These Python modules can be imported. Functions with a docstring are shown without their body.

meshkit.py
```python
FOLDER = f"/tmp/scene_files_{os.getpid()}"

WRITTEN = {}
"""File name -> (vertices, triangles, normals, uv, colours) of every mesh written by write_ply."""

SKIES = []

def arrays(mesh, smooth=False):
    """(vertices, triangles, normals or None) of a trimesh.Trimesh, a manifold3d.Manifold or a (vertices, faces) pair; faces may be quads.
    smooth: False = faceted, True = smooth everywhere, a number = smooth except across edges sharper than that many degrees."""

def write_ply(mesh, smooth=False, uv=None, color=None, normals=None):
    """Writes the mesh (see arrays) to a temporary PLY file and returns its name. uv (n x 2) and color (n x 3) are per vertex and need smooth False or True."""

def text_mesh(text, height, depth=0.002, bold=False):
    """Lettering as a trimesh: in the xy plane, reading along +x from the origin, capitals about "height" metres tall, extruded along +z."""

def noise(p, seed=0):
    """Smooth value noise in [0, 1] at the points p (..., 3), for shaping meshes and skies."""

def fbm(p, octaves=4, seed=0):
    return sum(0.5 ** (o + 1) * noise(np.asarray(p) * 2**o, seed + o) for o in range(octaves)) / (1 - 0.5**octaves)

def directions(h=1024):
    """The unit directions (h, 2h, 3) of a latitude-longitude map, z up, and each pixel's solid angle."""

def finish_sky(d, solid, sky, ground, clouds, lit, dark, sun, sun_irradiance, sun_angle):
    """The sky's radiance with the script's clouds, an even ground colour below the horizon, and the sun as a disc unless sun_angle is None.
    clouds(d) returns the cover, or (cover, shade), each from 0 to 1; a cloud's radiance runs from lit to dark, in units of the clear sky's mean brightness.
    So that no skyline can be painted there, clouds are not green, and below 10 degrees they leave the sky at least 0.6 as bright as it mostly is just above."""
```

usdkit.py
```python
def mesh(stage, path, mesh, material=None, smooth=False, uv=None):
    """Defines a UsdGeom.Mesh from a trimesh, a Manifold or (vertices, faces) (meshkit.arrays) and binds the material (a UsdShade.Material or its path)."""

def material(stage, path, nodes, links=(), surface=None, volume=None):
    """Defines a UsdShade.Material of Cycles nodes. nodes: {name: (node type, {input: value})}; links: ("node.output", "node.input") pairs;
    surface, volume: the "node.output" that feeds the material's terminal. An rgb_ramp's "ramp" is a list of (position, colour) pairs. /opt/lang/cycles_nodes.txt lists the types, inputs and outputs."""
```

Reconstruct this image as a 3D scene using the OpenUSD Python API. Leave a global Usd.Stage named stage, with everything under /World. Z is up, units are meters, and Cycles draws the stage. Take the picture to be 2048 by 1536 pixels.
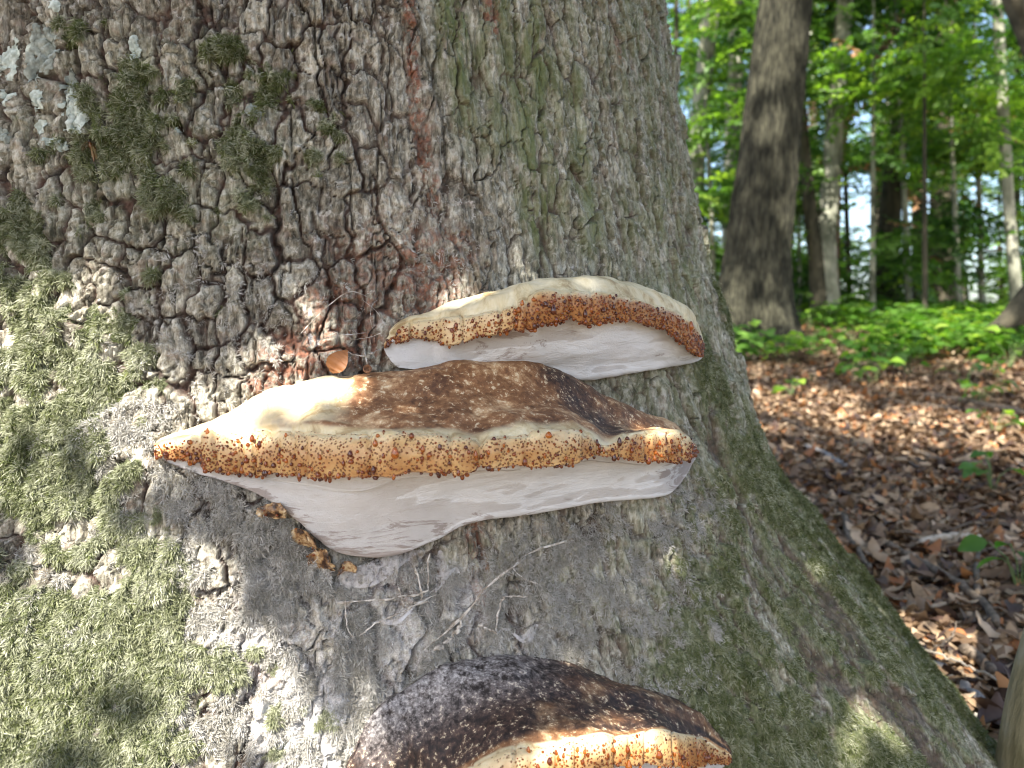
import math, random
import numpy as np
import trimesh
from scipy.spatial import cKDTree
from scipy.interpolate import PchipInterpolator
from pxr import Usd, UsdGeom, UsdLux, UsdShade, Gf, Sdf, Vt
import usdkit, meshkit

rng = np.random.default_rng(7)
random.seed(7)
stage = Usd.Stage.CreateInMemory()
UsdGeom.SetStageUpAxis(stage, 'Z')
UsdGeom.SetStageMetersPerUnit(stage, 1.0)
stage.SetDefaultPrim(UsdGeom.Xform.Define(stage, '/World').GetPrim())
T = Sdf.ValueTypeNames

# ------------------------------------------------------------------ camera, sky, sun, exposure
CAM = np.array([0.0, 0.0, 0.62])
PITCH = math.atan(108 / 1595.0)
EXPOSURE = 1.95
cam = UsdGeom.Camera.Define(stage, '/World/camera')
cam.AddTranslateOp().Set(Gf.Vec3d(*CAM))
cam.AddRotateXOp().Set(90 - math.degrees(PITCH))
cam.CreateHorizontalApertureAttr(36.0)
cam.CreateVerticalApertureAttr(27.0)
cam.CreateFocalLengthAttr(36.0 * 1595 / 2048)
cam.CreateFStopAttr(7.0)
cam.CreateFocusDistanceAttr(0.68)
cam.CreateExposureAttr(EXPOSURE)
cam.CreateClippingRangeAttr(Gf.Vec2f(0.02, 2000))

SUN_EL = math.radians(48)
SUN_H = np.array([-0.30, -0.95]); SUN_H /= np.linalg.norm(SUN_H)
SUN = np.array([*(SUN_H * math.cos(SUN_EL)), math.sin(SUN_EL)])
sun = UsdLux.DistantLight.Define(stage, '/World/sun')
sun.CreateIntensityAttr(1.2)
sun.CreateAngleAttr(0.5)
sun.CreateNormalizeAttr(True)
sun.CreateColorAttr(Gf.Vec3f(1.0, 0.94, 0.85))
sun.AddRotateXYZOp().Set(Gf.Vec3f(math.degrees(math.acos(SUN[2])), 0, math.degrees(math.atan2(SUN[0], -SUN[1]))))
dome = UsdLux.DomeLight.Define(stage, '/World/sky')
dome.CreateIntensityAttr(1.0)
sky_mat = usdkit.material(stage, '/World/Looks/sky', {
    'sky': ('sky_texture', {'sky_type': 'single_scattering', 'sun_disc': False, 'sun_elevation': SUN_EL,
                            'sun_rotation': math.atan2(SUN[0], SUN[1]), 'altitude': 300.0, 'air_density': 1.0, 'aerosol_density': 3.0}),
    'bg': ('background_shader', {'strength': 0.105})}, [('sky.color', 'bg.color')], surface='bg.background')
UsdShade.MaterialBindingAPI.Apply(dome.GetPrim()).Bind(sky_mat)
dome.GetPrim().SetCustomDataByKey('kind', 'structure')

# ------------------------------------------------------------------ helpers
used = {}
def numbered(parent, name):
    k = used.get((parent, name), 0); used[(parent, name)] = k + 1
    return f'{parent}/{name}' if k == 0 else f'{parent}/{name}_{k:03d}'

def tag(p, label=None, cat=None, group=None, kind=None):
    p = p.GetPrim() if hasattr(p, 'GetPrim') else p
    for k, v in (('label', label), ('category', cat), ('group', group), ('kind', kind)):
        if v: p.SetCustomDataByKey(k, v)
    return p

def path_of(parent):
    return '/World' if parent is None else str(parent.GetPath())

def thing(name, label=None, cat=None, loc=(0, 0, 0), rz=0, group=None, kind=None, scale=None, tilt=0):
    x = UsdGeom.Xform.Define(stage, numbered('/World', name))
    x.AddTranslateOp().Set(Gf.Vec3d(*map(float, loc)))
    if rz: x.AddRotateZOp().Set(math.degrees(rz))
    if tilt: x.AddRotateXOp().Set(math.degrees(tilt))
    if scale: x.AddScaleOp().Set(Gf.Vec3f(*([float(scale)] * 3)))
    return tag(x, label, cat, group, kind)

def obj(name, v, f, mat, parent=None, smooth=True, normals=None, attrs=None, label=None, cat=None, group=None, kind=None):
    v = np.asarray(v, float); f = np.asarray(f, int)
    if f.shape[1] == 4: f = np.vstack([f[:, [0, 1, 2]], f[:, [0, 2, 3]]])
    if normals is None and smooth is not False:
        v2, f2, normals = meshkit.arrays((v, f), smooth)
        v, f = v2, f2
    m = UsdGeom.Mesh.Define(stage, numbered(path_of(parent), name))
    m.CreatePointsAttr(Vt.Vec3fArray.FromNumpy(v.astype(np.float32)))
    m.CreateFaceVertexCountsAttr(Vt.IntArray.FromNumpy(np.full(len(f), 3, np.int32)))
    m.CreateFaceVertexIndicesAttr(Vt.IntArray.FromNumpy(f.astype(np.int32).ravel()))
    m.CreateSubdivisionSchemeAttr('none')
    if normals is not None:
        m.CreateNormalsAttr(Vt.Vec3fArray.FromNumpy(np.asarray(normals, np.float32)))
        m.SetNormalsInterpolation('vertex')
    for k, a in (attrs or {}).items():
        UsdGeom.PrimvarsAPI(m).CreatePrimvar(k, T.Color3fArray, 'vertex').Set(Vt.Vec3fArray.FromNumpy(np.asarray(a, np.float32)))
    UsdShade.MaterialBindingAPI.Apply(m.GetPrim()).Bind(mat)
    return tag(m, label, cat, group, kind)

class R(str): pass
class G:
    """A little writer of node graphs."""
    def __init__(s, name): s.name, s.nodes, s.links, s.k = name, {}, [], 0
    def __call__(s, kind, out, **inp):
        s.k += 1; n = f'n{s.k}'; vals = {}
        for k, v in inp.items():
            if isinstance(v, R): s.links.append((str(v), f'{n}.{k}'))
            else: vals[k] = v
        s.nodes[n] = (kind, vals)
        return R(f'{n}.{out}')
    def pos(s, scale=(1, 1, 1), space='world'):
        p = s('geometry', 'position') if space == 'world' else s('texture_coordinate', 'object')
        return p if scale == (1, 1, 1) else s('mapping', 'vector', vector=p, scale=scale)
    def noise(s, scale, detail=3, rough=0.55, vec=None, dist=0.0, out='fac'):
        return s('noise_texture', out, scale=float(scale), detail=float(detail), roughness=float(rough), distortion=float(dist), vector=vec if vec is not None else s.pos())
    def ramp(s, fac, stops): return s('rgb_ramp', 'color', fac=fac, ramp=stops)
    def mix(s, fac, a, b, t='mix'): return s('mix_color', 'result', fac=fac, a=a, b=b, blend_type=t)
    def math(s, t, a, b=0.0, c=None):
        kw = dict(math_type=t, value1=a, value2=b)
        if c is not None: kw['value3'] = c
        return s('math', 'value', **kw)
    def step(s, v, a, b): return s('map_range', 'result', range_type='smoothstep', value=v, from_min=a, from_max=b, to_min=0.0, to_max=1.0, clamp=True)
    def attr(s, name): 
        c = s('attribute', 'color', attribute=name)
        s.k += 1; n = f'n{s.k}'; s.nodes[n] = ('separate_color', {}); s.links.append((str(c), f'{n}.color'))
        return R(n + '.r'), R(n + '.g'), R(n + '.b')
    def bump(s, h, dist, strength=1.0): return s('bump', 'normal', height=h, distance=float(dist), strength=float(strength))
    def done(s, surface): return usdkit.material(stage, '/World/Looks/' + s.name, s.nodes, s.links, surface=str(surface))

def sm(a, b, x):
    t = np.clip((np.asarray(x, float) - a) / (b - a), 0, 1); return t * t * (3 - 2 * t)
def N3(a, b, c=0.0, seed=0, oct=1):
    p = np.stack(np.broadcast_arrays(a, b, c), -1)
    return meshkit.fbm(p, oct, seed) if oct > 1 else meshkit.noise(p, seed)
def grid_faces(nr, nc):
    i, j = np.meshgrid(np.arange(nr - 1), np.arange(nc - 1), indexing='ij')
    a = i * nc + j
    return np.stack([a, a + 1, a + nc + 1, a + nc], -1).reshape(-1, 4)
def ray(u, v):
    """World direction through a spot of the photograph (2048 x 1536), scaled to depth 1 along +y when level."""
    x, y = (u - 1024) / 1595.0, (768 - v) / 1595.0
    c, s_ = math.cos(PITCH), math.sin(PITCH)
    return np.array([x, c + y * s_, y * c - s_])
def at(u, v, d):
    r = ray(u, v); return CAM + r * (d / r[1])
def tube(pts, rad, sides=8, cap=True):
    p = np.asarray(pts, float); n = len(p); rad = np.broadcast_to(rad, (n,))
    t = np.gradient(p, axis=0); t /= np.linalg.norm(t, axis=1, keepdims=True) + 1e-12
    a = np.cross(t, np.where(np.abs(t[:, 2:]) < 0.9, [0, 0, 1.0], [1.0, 0, 0])); a /= np.linalg.norm(a, axis=1, keepdims=True)
    for i in range(1, n):
        if a[i] @ a[i - 1] < 0: a[i] *= -1
    b = np.cross(t, a); g = np.arange(sides) * 2 * np.pi / sides
    v = p[:, None] + rad[:, None, None] * (np.cos(g)[None, :, None] * a[:, None] + np.sin(g)[None, :, None] * b[:, None])
    i, j = np.meshgrid(np.arange(n - 1), np.arange(sides), indexing='ij')
    q = np.stack([i * sides + j, i * sides + (j + 1) % sides, (i + 1) * sides + (j + 1) % sides, (i + 1) * sides + j], -1).reshape(-1, 4)
    v = v.reshape(-1, 3); f = np.vstack([q[:, [0, 1, 2]], q[:, [0, 2, 3]]])
    if cap:
        for c0, base, rev in ((p[0], 0, True), (p[-1], (n - 1) * sides, False)):
            k = len(v); v = np.vstack([v, c0]); r_ = base + np.arange(sides); nx = base + (np.arange(sides) + 1) % sides
            f = np.vstack([f, np.stack([nx, r_, np.full(sides, k)] if rev else [r_, nx, np.full(sides, k)], 1)])
    return v, f
def join(parts):
    vs, fs, n = [], [], 0
    for v, f in parts:
        f = np.asarray(f)
        if f.shape[1] == 4: f = np.vstack([f[:, [0, 1, 2]], f[:, [0, 2, 3]]])
        vs.append(v); fs.append(f + n); n += len(v)
    return np.vstack(vs), np.vstack(fs)
def quat_from(m):
    """Quaternions (w, x, y, z) of n rotation matrices whose columns are the axes."""
    from scipy.spatial.transform import Rotation
    q = Rotation.from_matrix(m).as_quat(); return q[:, [3, 0, 1, 2]]
def frames(z, x):
    z = z / np.linalg.norm(z, axis=1, keepdims=True)
    x = x - (x * z).sum(1, keepdims=True) * z; x /= np.linalg.norm(x, axis=1, keepdims=True) + 1e-12
    return np.stack([x, np.cross(z, x), z], -1)
def instancer(name, protos, pos, mats, scales, idx, parent=None, **tags):
    """protos: prims under /World/Kinds; mats: n x 3 x 3 rotations."""
    pi = UsdGeom.PointInstancer.Define(stage, numbered(path_of(parent), name))
    here = []
    for p in protos:
        k = stage.DefinePrim(pi.GetPath().AppendPath('kinds/' + p.GetPrim().GetName()), 'Mesh'); k.GetReferences().AddInternalReference(p.GetPath()); here.append(k.GetPath())
    pi.CreatePrototypesRel().SetTargets(here)
    pi.CreateProtoIndicesAttr(Vt.IntArray.FromNumpy(np.asarray(idx, np.int32)))
    pi.CreatePositionsAttr(Vt.Vec3fArray.FromNumpy(np.asarray(pos, np.float32)))
    q = quat_from(np.asarray(mats))
    pi.CreateOrientationsAttr(Vt.QuathArray([Gf.Quath(float(a), float(b), float(c), float(d)) for a, b, c, d in q]))
    s_ = np.asarray(scales, float); s_ = np.repeat(s_[:, None], 3, 1) if s_.ndim == 1 else s_
    pi.CreateScalesAttr(Vt.Vec3fArray.FromNumpy(s_.astype(np.float32)))
    return tag(pi, **tags)
kinds = stage.CreateClassPrim('/World/Kinds')
def proto(name, v, f, mat, smooth=True):
    return obj(name, v, f, mat, kinds, smooth=smooth)

# ------------------------------------------------------------------ materials
def bark_material(name, greys, moss_col):
    g = G(name); moss, white, algae = g.attr('growth'); crack, red, tone = g.attr('wear')
    P = g.pos(); PS = g.pos((1, 1, 0.28))
    fine = g.noise(260, 5, .65, PS); mid = g.noise(45, 5, .6); grain = g.noise(900, 3, .6)
    base = g.ramp(g.math('add', g.math('multiply', fine, .65), g.math('multiply', mid, .4)), greys)
    base = g.mix(1.0, base, g.ramp(tone, [(0, (.58, .55, .49)), (.5, (.95, .94, .89)), (1, (1.28, 1.26, 1.19))]), 'multiply')
    base = g.mix(g.math('multiply', g.step(g.noise(75, 4, .6, dist=.4), .53, .68), .4), base, (.29, .205, .16))
    pale = g.step(g.noise(120, 5, .7), .54, .66)
    base = g.mix(g.math('multiply', pale, .7), base, (.56, .54, .49))
    base = g.mix(g.math('multiply', algae, g.step(g.noise(60, 5, .65, PS), .30, .62)), base, (.125, .158, .050))
    base = g.mix(g.math('multiply', crack, .95), base, g.ramp(g.noise(90, 3, .6), [(.36, (.026, .018, .014)), (.66, (.115, .060, .042))]))
    base = g.mix(g.math('multiply', red, g.step(g.noise(110, 6, .72), .42, .60)), base, g.ramp(g.noise(200, 3), [(.36, (.10, .038, .024)), (.66, (.33, .14, .078))]))
    wn = g.math('add', g.math('multiply', g.noise(230, 6, .75, dist=.8), .75), g.math('multiply', g.noise(38, 4, .6), .35))
    wm = g.step(g.math('add', wn, white), .80, 1.16)
    base = g.mix(wm, base, g.ramp(grain, [(.38, (.36, .35, .34)), (.6, (.66, .65, .64))]))
    mn = g.step(g.math('add', g.noise(90, 5, .65), moss), .75, 1.15)
    base = g.mix(mn, base, g.ramp(fine, moss_col))
    spot = g.step(g.noise(330, 2, .5), .62, .70)
    rough = g('map_range', 'result', value=g.math('multiply', spot, g.step(mid, .48, .62)), from_min=0., from_max=1., to_min=.78, to_max=.22, clamp=True)
    h = g.math('add', g.math('multiply', fine, .6), g.math('multiply', g.noise(600, 4, .7), .5))
    b = g('principled_bsdf', 'BSDF', base_color=base, roughness=rough, specular_ior_level=.45, normal=g.bump(h, .0034, 1.0))
    return g.done(b)
BARK = bark_material('oak_bark', [(.40, (.055, .049, .037)), (.48, (.165, .152, .12)), (.56, (.325, .31, .26)), (.65, (.54, .53, .475))], [(.36, (.06, .075, .028)), (.64, (.20, .215, .115))])

def simple(name, stops, scale=20, rough=.7, bump=.0, bscale=None, spec=.4, stretch=(1, 1, 1), detail=4, space='world'):
    g = G(name); P = g.pos(stretch, space); n = g.noise(scale, detail, .6, P)
    kw = dict(base_color=g.ramp(n, stops), roughness=rough, specular_ior_level=spec)
    if bump: kw['normal'] = g.bump(g.noise(bscale or scale * 3, 4, .65, P), bump)
    return g.done(g('principled_bsdf', 'BSDF', **kw))
def leaf_material(name, stops, trans, fac=.45, scale=9.0, rough=.45):
    g = G(name)
    c = g.ramp(g('object_info', 'random'), stops)
    c = g.mix(.5, c, g.ramp(g.noise(scale, 3), stops))
    a = g('principled_bsdf', 'BSDF', base_color=c, roughness=rough, specular_ior_level=.4)
    t = g('translucent_bsdf', 'BSDF', color=g.mix(1.0, c, trans, 'multiply'))
    return g.done(g('mix_closure', 'closure', fac=fac, closure1=a, closure2=t))

# ------------------------------------------------------------------ the oak's form
AX, AY = -0.343, 1.25
_z = np.array([-.3, -.01, .058, .137, .209, .288, .332, .404, .483, .555, .634, .742, .908, 1.1, 1.6, 7.0])
_r = np.array([1.10, .935, .912, .874, .841, .798, .772, .738, .705, .680, .654, .621, .583, .553, .52, .36])
RF = PchipInterpolator(_z, _r)
RR = PchipInterpolator(_z, np.where(_z < .45, _r + .135 * np.clip((.42 - _z) / .42, 0, 1.6) ** 1.15, _r))
D2 = math.radians
def radius(ph, z):
    rr = RR(z); rf = np.where(z < 1.1, .553 + .56 * (RF(z) - .553), rr)
    w = sm(D2(15), D2(80), ph) * (1 - sm(D2(150), D2(230), ph))
    r = rf + (rr - rf) * w
    low = sm(.62, .12, z)
    r = r + .075 * low * np.exp(-((ph - D2(-8)) / D2(15)) ** 2) - .022 * low * np.exp(-((ph - D2(30)) / D2(11)) ** 2)
    r = r + .022 * low * np.exp(-((ph - D2(62)) / D2(7)) ** 2) - .015 * low * np.exp(-((ph - D2(76)) / D2(6)) ** 2)
    return r + .022 * (N3(ph * 2.2, z * 2.0, 3.1, 5, 2) - .5)
def trunk_point(ph, z, h=0.0):
    r = radius(ph, z) + h
    return np.stack([AX + r * np.sin(ph), AY - r * np.cos(ph), z + 0 * r], -1)
def on_trunk(u, v, h=0.0):
    """(angle, height, depth) where the line of sight meets the trunk; the closest approach if it passes by."""
    r = ray(u, v); d = np.linspace(.25, 1.35, 441); p = CAM + d[:, None] * (r / r[1])
    ph = np.arctan2(p[:, 0] - AX, -(p[:, 1] - AY)); rho = np.hypot(p[:, 0] - AX, p[:, 1] - AY)
    s_ = rho - radius(ph, p[:, 2]) - h
    k = np.nonzero(s_ < 0)[0]; k = k[0] if len(k) else int(np.argmin(s_))
    if k > 0 and s_[k] < 0:
        t = s_[k - 1] / (s_[k - 1] - s_[k]); dd = d[k - 1] + t * (d[k] - d[k - 1])
    else: dd = d[k]
    q = CAM + r / r[1] * dd
    return float(np.arctan2(q[0] - AX, -(q[1] - AY))), float(q[2]), float(dd)

S0 = .62                                                     # metres of bark per radian, about
def blobs(spec, ss, tt, hard=1.0):
    """Soft patches on the bark: (u, v, half width, half height in photo pixels, strength)."""
    out = np.zeros(ss.shape)
    for (u, v, a, b, k) in spec:
        ph, z, d = on_trunk(u, v); m = d / 1595.0
        ca = max(.35, math.cos(ph - D2(15)))
        q = ((ss - ph * S0) / (a * m / ca)) ** 2 + ((tt - z) / (b * m)) ** 2
        out = np.maximum(out, k * (1 - sm(.15, 1.0 * hard, q)))
    return out

NPH, NZ = 1040, 850
PH = np.linspace(D2(-24), D2(106), NPH); ZZ = np.linspace(-.06, 1.16, NZ)
ph, zz = np.meshgrid(PH, ZZ)
ss, tt = ph * S0, zz
wob_s = (N3(ss * 28, tt * 28, 0, 11, 3) - .5); wob_t = (N3(ss * 28, tt * 28, 9, 12, 3) - .5)
jag_s = N3(ss * 120, tt * 120, 0, 13, 2) - .5; jag_t = N3(ss * 120, tt * 120, 5, 14, 2) - .5
side = sm(D2(22), D2(36), ph + D2(10) * (N3(ss * 6, tt * 6, 0, 20, 2) - .5) * 2)       # 0 plates, 1 fine ridges

def plates(w, h, seed, warp):
    r = np.random.default_rng(seed); seeds = []
    x = ss.min() - .1
    while x < ss.max() + .1:
        wc = w * r.uniform(.75, 1.3); y = tt.min() - .1 + r.uniform(0, h)
        while y < tt.max() + .1:
            hc = h * r.choice([.45, .7, 1.0, 1.5, 2.0])
            seeds.append((x + wc / 2 + r.normal(0, .13) * wc, y + hc / 2)); y += hc
        x += wc
    seeds = np.array(seeds); sc = np.array([1 / w, 1 / h])
    q = np.stack([ss + warp * wob_s + .0070 * jag_s, tt + warp * wob_t + .0085 * jag_t], -1).reshape(-1, 2)
    d, i = cKDTree(seeds * sc).query(q * sc, k=6)
    a = seeds[i[:, 0]]; e = np.full(len(q), 1.0)
    for k in range(1, 6):
        b = seeds[i[:, k]]; nb = (b - a) * sc; n = nb * sc; ln = np.linalg.norm(n, axis=1)
        val = (nb * nb).sum(1) / 2 - ((q - a) * sc * nb).sum(1)
        e = np.minimum(e, val / ln)
    loc = q - a
    return e.reshape(ss.shape), i[:, 0].reshape(ss.shape), loc.reshape(*ss.shape, 2), len(seeds)
eL, iL, locL, nL = plates(.024, .036, 3, .026)
eS, iS, locS, nS = plates(.0105, .013, 9, .012)
eR, iR, locR, nR = plates(.0165, .060, 4, .016)

hv = N3(ss * 90, tt * 14, 0, 30, 3) - .5; hv2 = N3(ss * 260, tt * 45, 0, 31, 2) - .5; hn = N3(ss * 130, tt * 130, 0, 32, 3) - .5
hf = N3(ss * 420, tt * 330, 0, 33, 2) - .5
def relief(e, i, loc, n, w0, depth, dome, tiltk, seed):
    r = np.random.default_rng(seed); off = r.uniform(-1, 1, n)[i]; tx = r.normal(0, 1, n)[i]; ty = r.normal(0, 1, n)[i]
    cw = w0 * np.clip(-.55 + 3.4 * N3(ss * 26, tt * 26, 4, seed, 2), .04, 2.4)
    open_ = sm(cw * .4, cw * 1.5, e)
    top = .0021 * off + dome * (1 - np.exp(-e / .005)) + tiltk * (loc[..., 0] * tx + loc[..., 1] * ty)
    return open_, -depth * (1 - open_) + top * open_
oL, hL = relief(eL, iL, locL, nL, .0012, .0065, .0010, .10, 50)
oR, hR = relief(eR, iR, locR, nR, .0009, .0050, .0010, .10, 51)
swirl = blobs([(820, 560, 130, 130, 1), (780, 640, 170, 90, 1), (900, 1200, 330, 150, .8)], ss, tt)
hk = np.abs(N3(ss * 170 + 3 * jag_s, tt * 150, 2, 36, 3) - .5) * 2 - .3; rug = N3(ss * 60 + 2 * wob_t, tt * 42, 0, 34, 4) - .5; rdg = np.abs(N3(ss * 75, tt * 26 + wob_s * 3, 6, 35, 3) - .5)
height = (1 - side) * (hL + .0032 * hv + .0052 * hn + .0034 * rug - .0060 * sm(.06, 0, rdg) + .0042 * hk - .0024 * sm(.0011, .0002, eS) * sm(.40, .58, N3(ss * 40, tt * 40, 8, 37, 2))) + side * (hR + .0070 * hv + .0040 * hn + .0050 * rug - .0030 * sm(.06, 0, rdg)) + .0034 * hv2 + .0027 * hf
height += swirl * .010 * (N3(ss * 70, tt * 50, 2, 60, 4) - .5)
height += .020 * sm(D2(48), D2(60), ph) * sm(.62, .42, tt) * (np.abs(N3(ss * 19, tt * 3.2, 0, 61, 2) - .5) * 3.2 - .5)
opening = (1 - side) * oL + side * (.35 + .65 * oR)
crack = np.clip(1 - opening, 0, 1) * sm(.010, -.004, height)
crack = np.maximum(crack, .8 * sm(-.0030, -.0075, height))

moss_m = blobs([(310, 330, 330, 300, .55), (560, 250, 150, 170, .52), (40, 640, 130, 190, .95), (30, 450, 120, 110, .75), (200, 720, 120, 130, .8), (60, 930, 170, 200, 1.), (210, 980, 90, 110, 1.), (180, 60, 90, 45, .8),
                (350, 75, 50, 40, .7), (440, 95, 60, 40, .75), (250, 285, 100, 80, .75), (340, 400, 100, 60, .7), (500, 210, 100, 50, .7), (640, 290, 60, 70, .65),
                (640, 210, 25, 50, .5), (290, 560, 70, 60, .7), (330, 480, 90, 60, .6), (400, 230, 40, 40, .5), (100, 300, 110, 50, .6), (100, 380, 80, 60, .65), (300, 800, 60, 80, .6),
                (420, 620, 60, 60, .4), (130, 1200, 260, 180, 1.), (160, 1400, 330, 230, 1.15), (400, 1350, 150, 120, .85), (300, 1090, 70, 90, .95), (380, 1220, 90, 90, .7), (560, 1480, 120, 110, .55),
                (1560, 1050, 180, 200, .95), (1650, 1280, 260, 260, 1.15), (1480, 1250, 150, 150, .9), (1500, 900, 110, 110, .75), (1420, 760, 60, 120, .75), (1460, 640, 45, 90, .85), (1430, 590, 30, 50, .7), (1720, 1450, 300, 200, 1.2),
                (1530, 1440, 150, 150, 1.05), (1390, 1200, 110, 110, .65), (1340, 1060, 100, 70, .4), (1400, 1330, 120, 90, .75), (1260, 1240, 80, 90, .3), (1380, 960, 70, 60, .45), (1250, 240, 60, 120, .15), (1340, 420, 60, 140, .25)], ss, tt, 1.3)
leftz = (ss < D2(24) * S0)
mz = N3(ss * 30, tt * 30, 7, 70, 3); mz2 = N3(ss * 95, tt * 80, 3, 76, 2)
moss_m = np.maximum(moss_m, 1.05 * sm(D2(66), D2(80), ph) * sm(.50, .36, tt))
cut = .40 - .13 * sm(.40, .15, tt)
fleck = mz * .55 + mz2 * .30 + .15 * jag_s + .075 - .45
mL = sm(.02, .26, moss_m * .95 - .76 + 3.4 * fleck + .26 * sm(.36, .2, tt) + .10 * crack)
mR = np.clip(moss_m, 0, 1.15) * sm(cut - .07, cut + .09, mz * .75 + mz2 * .3) * (.25 + .75 * sm(-.006, .003, height))
moss_m = np.where(leftz, mL * np.clip(moss_m * 1.5, 0, 1.05), mR)
white_m = blobs([(450, 1150, 260, 160, .24), (620, 1250, 260, 220, .34), (820, 1230, 260, 150, .36), (640, 1440, 160, 130, .46), (480, 1020, 140, 90, .30), (1150, 1180, 230, 150, .26), (700, 620, 200, 120, .20),
                 (880, 520, 130, 110, .24), (400, 700, 260, 260, .18), (480, 560, 170, 160, .16), (560, 380, 260, 180, .10), (300, 330, 120, 120, .18), (1060, 1290, 180, 60, .3), (720, 1380, 120, 90, .40),
                 (860, 300, 120, 260, .14), (1000, 480, 160, 200, .16), (1330, 1010, 160, 120, .16), (250, 1000, 160, 160, .24), (1200, 900, 200, 140, .15)], ss, tt, 1.5)
algae_m = blobs([(1010, 120, 150, 260, .85), (930, 60, 70, 180, .9), (1130, 300, 130, 260, .75), (1060, 330, 60, 200, .8), (1200, 150, 120, 240, .45), (1220, 380, 110, 160, .4), (1000, 1130, 120, 60, .3), (1150, 230, 160, 300, .5),
                 (1320, 900, 120, 220, .4), (1250, 1150, 160, 150, .35), (300, 300, 300, 260, .25)], ss, tt, 1.6)
algae_m = np.maximum(algae_m, .56 * sm(D2(28), D2(58), ph)) * (.5 + .8 * N3(ss * 40, tt * 7, 1, 71, 2))
red_m = blobs([(818, 60, 13, 110, 1.), (828, 180, 14, 110, 1.), (850, 290, 16, 90, .9), (870, 390, 14, 70, .85), (985, 30, 20, 60, .9), (845, 560, 90, 110, .9), (900, 500, 60, 60, .75), (690, 610, 90, 70, .75), (600, 720, 90, 60, .95),
               (680, 670, 90, 50, .9), (545, 770, 60, 35, .9), (720, 700, 80, 40, .8), (1238, 105, 14, 50, .6), (950, 1080, 22, 60, .9), (960, 1160, 26, 80, .8), (850, 1180, 60, 40, .7), (1000, 650, 60, 40, .3), (800, 560, 160, 150, .5), (760, 1060, 60, 30, .5), (560, 1350, 30, 40, .5)], ss, tt, 1.5)
height += .010 * blobs([(600, 720, 90, 50, -1), (545, 770, 70, 30, -1), (690, 600, 70, 40, -1), (818, 60, 12, 130, -.5), (850, 290, 14, 110, -.4)], ss, tt, 1.4)
height += .0045 * np.clip(moss_m, 0, 1) * (N3(ss * 45, tt * 45, 3, 75, 2))
tone = np.clip((1 - side) * np.random.default_rng(5).uniform(.15, .9, nL)[iL] + side * np.random.default_rng(6).uniform(.3, .8, nR)[iR] + .5 * hn, 0, 1)
white_m = white_m * (1 + .22 * sm(.50, .40, tt))
growth = np.stack([np.clip(moss_m, 0, 1), white_m, np.clip(algae_m, 0, 1)], -1).reshape(-1, 3)
wear = np.stack([crack, np.clip(red_m, 0, 1), tone], -1).reshape(-1, 3)
BV = trunk_point(ph, zz, height).reshape(-1, 3); BQ = grid_faces(NZ, NPH)
BF = np.vstack([BQ[:, [0, 1, 2]], BQ[:, [0, 2, 3]]])
_, _, BN = meshkit.arrays((BV, BF), True)

oak = thing('oak_tree', 'massive old oak trunk with bracket fungi, filling most of the view', 'tree', (AX, AY, 0))
OFF = np.array([AX, AY, 0.0])
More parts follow.
